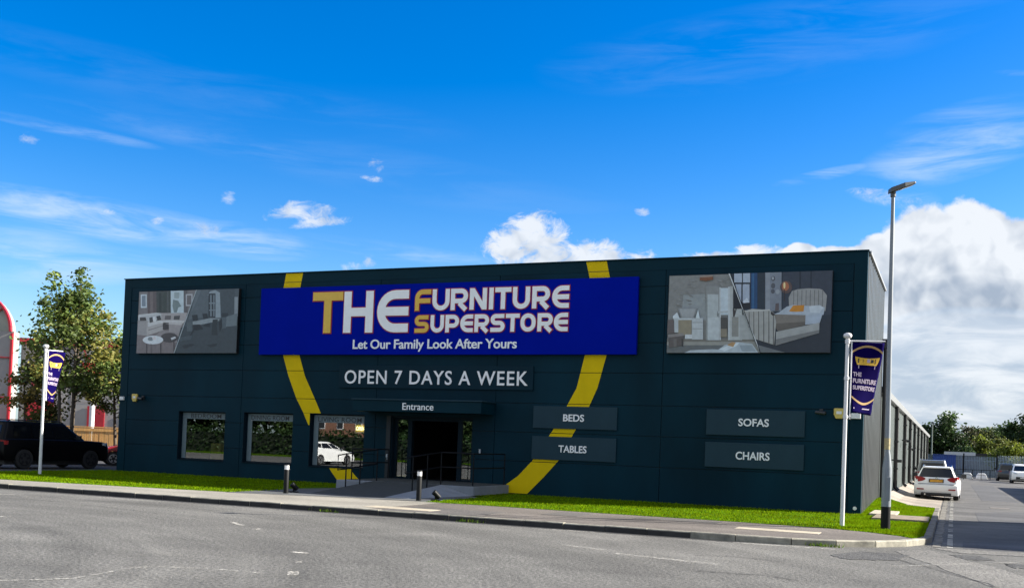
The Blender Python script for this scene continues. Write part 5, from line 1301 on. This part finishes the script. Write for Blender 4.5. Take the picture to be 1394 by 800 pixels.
for z in (1.6, 3.3, 5.0): m.box(-3, 9.5, -.014, -.013, z - .02, z + .02)
m.build('panel_joint', mat('panel_joint_grey', (.2, .19, .19), .7), rb)
m = MB(); m.box(-3.05, 9.6, -.25, 9.2, 6.7, 7.05); m.build('roof_band', M['red_trim'], rb)
for a, c, z0_, z1_ in [(-2.6, -1.0, .2, 3.3), (1.0, 2.0, .2, 3.1), (3.6, 5.0, .2, 3.0), (-2.3, -.5, 4.2, 5.6), (6.0, 7.6, .2, 3.0)]:
    m = MB(); m.box(a, c, -.10, -.02, z0_, z1_); f_ = m.build('red_panel', M['red_trim'], rb)
m = MB(); m.box(-8.2, -3.06, -1.2, -.3, 0, 7.3); m.build('bay', M['white_wall'], rb)
m = MB(); A_ = arc(-5.6, 7.3, 2.3, 0, 180, 20); m.prism(A_, -1.15, -.2, 'xz'); m.build('barrel_glazing', M['pale_glass'], rb, auto=40)
m = MB(); stroke(m, arc(-5.6, 7.3, 2.36, 0, 180, 24), .12, -1.4, -1.1); stroke(m, arc(-5.6, 7.3, 1.35, 0, 180, 20), .10, -1.3, -1.12)
for an in (36, 72, 108, 144): stroke(m, [(-5.6 + 1.4 * math.cos(R(an)), 7.3 + 1.4 * math.sin(R(an))), (-5.6 + 2.3 * math.cos(R(an)), 7.3 + 2.3 * math.sin(R(an)))], .07, -1.3, -1.125)
m.build('arch_frame', M['red_trim'], rb, fix=False)
m = MB()
for x in (-8.1, -5.2, -4.55, -3.15): m.box(x - .06, x + .06, -1.34, -1.2, 0, 7.2)
for z in (5.75, 3.4): m.box(-8.02, -3.22, -1.33, -1.201, z - .03, z + .03)
m.build('red_mullion', M['red_trim'], rb)
m = MB(); m.box(-8.1, -4.2, -1.9, -1.36, 2.0, 2.6); m.build('red_awning', M['red_trim'], rb)
m = MB(); m.box(-8.0, -4.4, -1.3, -1.21, .3, 2.0); m.build('shop_window', M['far_glass'], rb)
ts = thing('totem_sign', 'red and white rounded sign on a pole behind the trees', 'sign', (-22.9 * 1.17, 55.5 * 1.17, -.3), R(15)); ts.scale = (1.17, 1.17, 1.17)
m = MB(); m.tube([(0, 0, 0), (0, 0, 4.8)], .14, 12); m.build('pole', M['white_metal'], ts, auto=40)
m = MB(); m.prism(arc(0, 5.95, .62, 0, 360, 24)[:-1], -.12, .12, 'xz'); m.build('round_face', M['white_wall'], ts)
m = MB(); m.prism([(-.7, 4.75), (.6, 4.75), (.55, 5.3), (-.6, 5.3)], -.16, .16, 'xz'); m.build('red_base', M['red_trim'], ts, bevel=.03)
m = MB(); stroke(m, arc(0, 5.95, .5, 20, 300, 18), .1, -.135, -.122); m.build('red_ring', M['red_trim'], ts, fix=False)
tfc = thing('timber_fence', 'orange timber board fence behind the red car', 'fence', (-27.6, 59.5, .06), R(10))
m = MB(); q_ = random.Random(4); x = 0
while x < 7.2:
    w_ = .14; m.box(x, x + w_ - .012, -.02 + q_.uniform(-.004, .004), .0, .1, 1.72 + q_.uniform(-.01, .01)); x += w_
m.build('boards', M['wood'], tfc)
m = MB(); m.box(0, 7.2, -.05, -.021, 1.52, 1.70); m.box(0, 7.2, -.06, .06, 1.74, 1.80); m.box(0, 7.2, .002, .05, .4, .5); m.build('rails', M['wood'], tfc)
for x in (.0, 1.8, 3.6, 5.4, 7.2):
    m = MB(); m.box(x - .05, x + .05, .052, .15, 0, 1.72); m.build('post', M['wood'], tfc)

# ================================================================ ACROSS THE ROAD AND THE STREET (seen in the shop glass and by their shadows)
vg = MB(); vg.prism([(-90, -52), (18, -52), (18, -40), (-90, -40)], -.1, .12, 'xy'); struct_local('far_verge', vg, M['soil'])
def hedge(label, s0, s1, n, h, seed):
    r = np.random.default_rng(seed); L_ = s1 - s0; k_ = int(L_ * 190)
    t = thing('hedge', label, 'hedge', W3((s0 + s1) / 2, n, .12), -YAW)
    p = np.stack([r.uniform(-L_ / 2, L_ / 2, k_), r.normal(0, .4, k_), r.uniform(.05, h, k_) + .15 * np.sin(r.uniform(0, 60, k_))], 1)
    me = leaf_mesh('foliage', p, r.uniform(.14, .3, k_), np.array([.018, .042, .010]) * r.uniform(.6, 1.5, (k_, 1)), r)
    o = bpy.data.objects.new('foliage', me); COL.objects.link(o); o.parent = t
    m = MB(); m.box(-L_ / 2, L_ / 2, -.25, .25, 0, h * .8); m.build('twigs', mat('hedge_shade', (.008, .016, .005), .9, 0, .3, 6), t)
hedge('long clipped hedge across the front road, mirrored in the shop windows', -50, 4, -42, 2.2, 81)
for k_, (s, n, h, lab) in enumerate([(-36, -47, 11, 'leftmost roadside tree mirrored in the shop glass'), (-28, -46, 10, 'second roadside tree mirrored in the shop glass'), (-14, -47, 11, 'third roadside tree mirrored in the shop glass'), (-6.5, -47, 10, 'rightmost roadside tree mirrored in the shop glass')]):
    tree('roadside_tree', lab, 'tree', W3(s, n, .1), h, 4.3, .8, 6500, .46, DG, 90 + k_, 'trees across the front road', 34, 1, .42, .6, .2)
bh = thing('brick_house', 'brick house with a brown tiled roof across the front road', 'house', W3(-44, -84, 0), -YAW); bh.scale = (.7, .8, .9)
m = MB(); m.box(-9, 9, -4, 4, 0, 5); m.build('wall', mat('house_brick', (.22, .11, .07), .85, 0, .25, 3), bh)
m = MB(); m.add([(-9.4, -4.5, 4.9), (9.4, -4.5, 4.9), (9.4, 4.5, 4.9), (-9.4, 4.5, 4.9), (-9.4, 0, 8), (9.4, 0, 8)], [(0, 1, 2, 3), (0, 4, 5, 1), (2, 5, 4, 3), (0, 3, 4), (1, 5, 2)]); m.build('roof', mat('brown_tiles', (.13, .075, .05), .85, 0, .25, 2), bh)
for x in (-6, -2, 2, 6):
    for z in (1, 3.2):
        m = MB(); m.box(x - .7, x + .7, 4.0, 4.06, z, z + 1.2); f_ = m.build('window', M['white_plastic'], bh)
        m = MB(); m.box(x - .6, x + .6, 4.062, 4.08, z + .1, z + 1.1); m.build('pane', M['far_glass'], f_)
def side_building(label, s0, s1, n0, n1, h, roofh, colr, g_=None):
    t = thing('brick_workshop', label, 'building', W3((s0 + s1) / 2, (n0 + n1) / 2, 0), -YAW, g_)
    a, b_ = (s1 - s0) / 2, (n1 - n0) / 2
    m = MB(); m.box(-a, a, -b_, b_, 0, h); m.build('wall', mat('workshop_brick', colr, .85, 0, .25, 3), t)
    m = MB(); m.box(-a - .12, a + .12, -b_ - .12, b_ + .12, h, h + roofh); m.build('roof', M['roof'], t, bevel=.02)
    for k_ in np.arange(-b_ + 1.5, b_ - 1, 3.2):
        m = MB(); m.box(-a - .05, -a - .001, k_, k_ + 1.3, 1.0, 2.2); w_ = m.build('window', M['white_plastic'], t)
        m = MB(); m.box(-a - .062, -a - .051, k_ + .08, k_ + 1.22, 1.08, 2.12); m.build('pane', M['far_glass'], w_)
side_building('tall flat roofed brick workshop across the side street, beyond the right edge', 37.3, 45, -4.0, 5.6, 4.55, .2, (.25, .13, .09))
side_building('low flat roofed brick workshop further up the side street, beyond the right edge', 37.3, 43, 19.5, 52, 2.25, .2, (.24, .15, .11))

# ================================================================ CAMERA
CZ, F, ROLL, PITCH, PY = 1.72, 1385.953, .038022, .023083, 573.167
cr_, sr_, cp_, sp_ = math.cos(ROLL), math.sin(ROLL), math.cos(PITCH), math.sin(PITCH)
right = Vector((cr_, -sr_ * sp_, sr_ * cp_)); up_ = Vector((-sr_, -cr_ * sp_, cr_ * cp_)); fwd = Vector((0, cp_, sp_))
cam = bpy.data.cameras.new('camera'); co_ = bpy.data.objects.new('camera', cam); COL.objects.link(co_)
mw = Matrix.Identity(4)
for i in range(3): mw[i][0], mw[i][1], mw[i][2] = right[i], up_[i], -fwd[i]
mw[0][3], mw[1][3], mw[2][3] = 0, 0, CZ
co_.matrix_world = mw
cam.sensor_fit = 'HORIZONTAL'; cam.sensor_width = 36; cam.lens = F / 1394 * 36; cam.shift_y = (PY - 400) / 1394
cam.clip_start = .1; cam.clip_end = 4000
scene.camera = co_

# ================================================================ SUN AND SKY
SUN_EL = R(28.2); sd = Vector((TX * .887 + NX * .462, TY * .887 + NY * .462, 0)).normalized()
sv = Vector((sd.x * math.cos(SUN_EL), sd.y * math.cos(SUN_EL), math.sin(SUN_EL)))
sl = bpy.data.lights.new('sun', 'SUN'); sl.energy = 5.0; sl.angle = R(.53); sl.color = (1, .935, .83)
so = bpy.data.objects.new('sun', sl); COL.objects.link(so); so.rotation_euler = (-sv).to_track_quat('-Z', 'Y').to_euler(); so.location = (60, 0, 60)
CUMULUS = [
    (0.378, 0.196, 0.041, 0.038, -0.040, 1.00),
    (0.412, 0.189, 0.048, 0.044, -0.045, 1.00),
    (0.460, 0.179, 0.051, 0.039, -0.050, 1.00),
    (0.341, 0.188, 0.032, 0.021, -0.029, 1.00),
    (0.305, 0.184, 0.036, 0.015, 0.122, 1.00),
    (0.271, 0.188, 0.020, 0.011, -0.015, 0.90),
    (0.426, 0.150, 0.097, 0.039, -0.033, 1.00),
    (0.364, 0.151, 0.037, 0.033, -0.020, 1.00),
]
PUFFS = [
    (-0.220, 0.215, 0.029, 0.009, 0.284, 0.80),
    (-0.195, 0.205, 0.027, 0.006, 0.210, 0.70),
    (-0.202, 0.213, 0.021, 0.011, 0.077, 0.50),
    (-0.281, 0.220, 0.008, 0.007, -0.434, 0.65),
    (-0.146, 0.249, 0.013, 0.003, -0.013, 0.65),
    (-0.141, 0.265, 0.007, 0.008, 0.071, 0.30),
    (-0.456, 0.249, 0.010, 0.006, 0.155, 0.40),
    (-0.161, 0.166, 0.013, 0.006, 0.063, 0.75),
    (-0.147, 0.170, 0.007, 0.006, 0.062, 0.50),
    (-0.343, 0.193, 0.007, 0.004, 0.105, 0.60),
    (-0.303, 0.189, 0.017, 0.007, -0.083, 0.55),
    (-0.387, 0.196, 0.009, 0.003, 0.116, 0.45),
    (0.121, 0.229, 0.008, 0.004, 0.009, 0.60),
    (0.342, 0.239, 0.029, 0.006, -0.220, 0.35),
]
MIDCLOUD = [
    (0.016, 0.203, 0.036, 0.024, 0.030, 1.00),
    (-0.004, 0.193, 0.036, 0.018, 0.034, 0.90),
    (0.068, 0.188, 0.057, 0.015, -0.083, 0.90),
    (0.039, 0.184, 0.050, 0.018, 0.025, 0.95),
    (0.104, 0.184, 0.029, 0.010, 0.016, 0.60),
    (0.210, 0.188, 0.048, 0.006, 0.046, 0.80),
    (0.231, 0.190, 0.027, 0.008, -0.008, 0.80),
]
LOWCLOUD = [
    (0.422, 0.072, 0.145, 0.072, 0.004, 1.60),
    (0.409, 0.104, 0.088, 0.040, -0.008, 1.00),
]
CLOUD_SHADE = [
    (0.420, 0.145, 0.109, 0.025, -0.031, 1.00),
    (0.345, 0.158, 0.038, 0.023, -0.019, 0.90),
    (0.401, 0.175, 0.024, 0.010, -0.035, 0.35),
    (0.458, 0.167, 0.029, 0.010, -0.042, 0.40),
]
CIRRUS = [
    (-0.384, 0.189, 0.157, 0.020, -0.065, 0.85),
    (-0.449, 0.152, 0.085, 0.026, 0.012, 0.50),
    (-0.151, 0.258, 0.302, 0.027, -0.129, 0.06),
    (-0.325, 0.312, 0.292, 0.026, -0.059, 0.05),
    (0.238, 0.376, 0.236, 0.038, 0.101, 0.08),
    (-0.266, 0.182, 0.082, 0.018, -0.026, 0.75),
    (-0.431, 0.151, 0.080, 0.018, 0.009, 0.55),
    (-0.382, 0.156, 0.117, 0.011, -0.055, 0.35),
    (-0.424, 0.262, 0.087, 0.006, -0.057, 0.30),
    (-0.290, 0.268, 0.180, 0.012, -0.098, 0.13),
    (0.404, 0.275, 0.092, 0.028, 0.204, 0.55),
    (0.289, 0.260, 0.049, 0.006, 0.165, 0.50),
    (0.398, 0.274, 0.043, 0.003, -0.112, 0.50),
    (0.352, 0.240, 0.045, 0.012, -0.191, 0.35),
    (-0.105, 0.181, 0.144, 0.010, -0.076, 0.30),
    (0.450, 0.335, 0.018, 0.003, -0.114, 0.25),
    (0.409, 0.303, 0.069, 0.014, 0.154, 0.20),
    (-0.412, 0.140, 0.102, 0.014, 0.094, 0.40),
]

def make_world():
    w = bpy.data.worlds.new('World'); scene.world = w; w.use_nodes = True
    nt = w.node_tree; N, L = nt.nodes, nt.links; N.clear()
    out = N.new('ShaderNodeOutputWorld'); bg = N.new('ShaderNodeBackground'); bg.inputs['Strength'].default_value = SKY_STRENGTH
    L.new(bg.outputs[0], out.inputs['Surface'])
    sky = N.new('ShaderNodeTexSky'); sky.sky_type = 'NISHITA'; sky.sun_disc = False; sky.sun_elevation = SUN_EL; sky.sun_rotation = math.atan2(sv.x, sv.y)
    sky.air_density = 1.0; sky.dust_density = .6; sky.ozone_density = 2.5; sky.altitude = 0
    def math_(op, a, b_=None, c=None, clamp=False):
        n = N.new('ShaderNodeMath'); n.operation = op; n.use_clamp = clamp
        for i, v in enumerate((a, b_, c)):
            if v is None: continue
            if isinstance(v, (int, float)): n.inputs[i].default_value = v
            else: L.new(v, n.inputs[i])
        return n.outputs[0]
    def mixc(f, a, b_):
        n = N.new('ShaderNodeMix'); n.data_type = 'RGBA'
        (L.new(f, n.inputs['Factor']) if not isinstance(f, (int, float)) else setattr(n.inputs['Factor'], 'default_value', f))
        for k_, v in (('A', a), ('B', b_)):
            if isinstance(v, tuple): n.inputs[k_].default_value = (*v, 1)
            else: L.new(v, n.inputs[k_])
        return n.outputs['Result']
    geo = N.new('ShaderNodeTexCoord'); dirv = geo.outputs['Generated']
    sp_ = N.new('ShaderNodeSeparateXYZ'); L.new(dirv, sp_.inputs[0]); x, y, z = sp_.outputs
    az = math_('ARCTAN2', x, y); hyp = math_('SQRT', math_('ADD', math_('MULTIPLY', x, x), math_('MULTIPLY', y, y))); el_ = math_('ARCTAN2', z, hyp)
    cb = N.new('ShaderNodeCombineXYZ'); L.new(az, cb.inputs[0]); L.new(el_, cb.inputs[1]); ae = cb.outputs[0]
    def blobs(lst, lo=0.0):
        cur = None
        for (a, e, ra, re, rot, op) in lst:
            mp = N.new('ShaderNodeMapping'); mp.vector_type = 'TEXTURE'; L.new(ae, mp.inputs['Vector'])
            mp.inputs['Location'].default_value = (a, e, 0); mp.inputs['Rotation'].default_value = (0, 0, rot); mp.inputs['Scale'].default_value = (ra, re, 1)
            d = N.new('ShaderNodeVectorMath'); d.operation = 'DOT_PRODUCT'; L.new(mp.outputs[0], d.inputs[0]); L.new(mp.outputs[0], d.inputs[1])
            v = math_('MULTIPLY_ADD', d.outputs['Value'], -op, op)
            cur = math_('MAXIMUM', v, lo) if cur is None else math_('MAXIMUM', cur, v)
        return cur
    def fbm(vec, sc, det, ro, off=None, scale3=None, dist=0):
        src = vec
        if off is not None or scale3 is not None:
            mp = N.new('ShaderNodeMapping'); L.new(vec, mp.inputs['Vector']); src = mp.outputs[0]
            if off: mp.inputs['Location'].default_value = off
            if scale3: mp.inputs['Scale'].default_value = scale3
        n = N.new('ShaderNodeTexNoise'); n.inputs['Scale'].default_value = sc; n.inputs['Detail'].default_value = det; n.inputs['Roughness'].default_value = ro; n.inputs['Distortion'].default_value = dist
        L.new(src, n.inputs['Vector']); return n.outputs['Fac']
    def smooth(v, a, b_):
        n = N.new('ShaderNodeMapRange'); n.interpolation_type = 'SMOOTHSTEP'; n.inputs['From Min'].default_value = a; n.inputs['From Max'].default_value = b_; L.new(v, n.inputs['Value']); return n.outputs['Result']
    # clear blue, deepened the way a phone picture shows it
    hs = N.new('ShaderNodeHueSaturation'); hs.inputs['Saturation'].default_value = SKY_SAT; hs.inputs['Hue'].default_value = SKY_HUE; hs.inputs['Value'].default_value = SKY_VAL
    L.new(sky.outputs[0], hs.inputs['Color']); col = hs.outputs[0]
    col = mixc(math_('MULTIPLY', smooth(math_('MULTIPLY', el_, -1.0), -.17, .0), .62), col, SKY_PALE)
    # high thin streaks
    sn = fbm(ae, 1.0, 6, .62, (3.1, 1.7, 0), (7, 46, 1), .5)
    ci = math_('MULTIPLY', blobs(CIRRUS), smooth(sn, .36, .70), clamp=True)
    col = mixc(ci, col, CLOUD_THIN)
    # heaped clouds: lumps over lumps
    def lumps(sc, off=(0, 0, 0)):
        wp = N.new('ShaderNodeTexNoise'); wp.inputs['Scale'].default_value = sc * .9; wp.inputs['Detail'].default_value = 3; wp.inputs['Roughness'].default_value = .6
        mp = N.new('ShaderNodeMapping'); mp.inputs['Location'].default_value = off; L.new(ae, mp.inputs['Vector']); L.new(mp.outputs[0], wp.inputs['Vector'])
        ma = N.new('ShaderNodeVectorMath'); ma.operation = 'MULTIPLY_ADD'; L.new(wp.outputs['Color'], ma.inputs[0]); ma.inputs[1].default_value = (.9 / sc, .9 / sc, 0); L.new(mp.outputs[0], ma.inputs[2])
        vo = N.new('ShaderNodeTexVoronoi'); vo.feature = 'F1'; vo.normalize = True; vo.inputs['Scale'].default_value = sc; vo.inputs['Detail'].default_value = 2; vo.inputs['Roughness'].default_value = .5
        L.new(ma.outputs[0], vo.inputs['Vector'])
        return math_('MULTIPLY_ADD', vo.outputs['Distance'], -1.0, 1.0)
    L1 = lumps(24); L2 = lumps(24, (-.008, -.010, 0))
    big = fbm(ae, 17, 6, .62)
    nz_ = math_('ADD', math_('MULTIPLY_ADD', L1, 1.5, -.95), math_('MULTIPLY_ADD', big, 1.9, -.95))
    field = math_('ADD', blobs(CUMULUS, -1.6), nz_)
    back = math_('MULTIPLY', smooth(math_('ABSOLUTE', az), .62, .9), math_('MULTIPLY', smooth(fbm(dirv, 2.4, 4, .58), .42, .56), smooth(el_, .0, .06)))  # unseen clouds behind the camera, thickened to lift the fill light
    field = math_('MAXIMUM', field, math_('MULTIPLY', back, .6))
    wisp = fbm(ae, 40, 6, .7, (2.3, .4, 0), (1, 1.6, 1), .6)
    puff = math_('MULTIPLY', smooth(math_('ADD', blobs(PUFFS, -1.4), math_('MULTIPLY_ADD', wisp, 3.4, -1.6)), .0, 1.3), .85)
    mid_ = math_('MULTIPLY', smooth(math_('ADD', blobs(MIDCLOUD, -1.4), math_('ADD', math_('MULTIPLY_ADD', wisp, 3.6, -1.75), math_('MULTIPLY_ADD', L1, 1.3, -.75))), .0, 1.05), .95)
    lowb = blobs(LOWCLOUD, 0.0)
    low = math_('MULTIPLY', smooth(lowb, .0, .55), .93)
    streak = fbm(ae, 1.0, 5, .62, (.7, .3, 0), (9, 34, 1), .7)
    lowc = mixc(smooth(streak, .34, .66), LOW_GREY, LOW_WHITE)
    col = mixc(low, col, lowc)
    cm_ = math_('MAXIMUM', math_('MAXIMUM', smooth(field, .05, .40), puff), mid_)
    sh = math_('MULTIPLY_ADD', math_('SUBTRACT', L1, L2), 2.9, .88)
    sh = math_('SUBTRACT', sh, math_('MULTIPLY', smooth(blobs(CLOUD_SHADE), .0, .8), .56), clamp=True)
    cc = mixc(sh, CLOUD_GREY, CLOUD_WHITE)
    lowfade = math_('SUBTRACT', 1.0, math_('MULTIPLY', smooth(lowb, .15, .7), .8))
    col = mixc(math_('MULTIPLY', cm_, math_('MULTIPLY', lowfade, .97)), col, cc)
    L.new(col, bg.inputs['Color'])
    try: w.cycles.sampling_method = 'MANUAL'; w.cycles.sample_map_resolution = 1024
    except Exception: pass
SKY_STRENGTH, SKY_SAT, SKY_HUE, SKY_VAL = .057, 1.56, .514, 1.17
SKY_PALE = (2.4, 3.6, 5.0)
LOW_GREY, LOW_WHITE = (2.7, 3.2, 3.9), (4.7, 4.9, 5.2)
CLOUD_THIN, CLOUD_GREY, CLOUD_WHITE = (4.2, 4.9, 5.8), (2.2, 2.6, 3.2), (4.9, 5.1, 5.35)
make_world()
vs_ = scene.view_settings; vs_.view_transform = 'Standard'; vs_.look = 'None'; vs_.gamma = 1; vs_.use_curve_mapping = False; vs_.exposure = 1.7
try: scene.cycles.use_denoising = True
except Exception: pass
scene.cycles.max_bounces = 5; scene.cycles.diffuse_bounces = 3; scene.cycles.transparent_max_bounces = 12
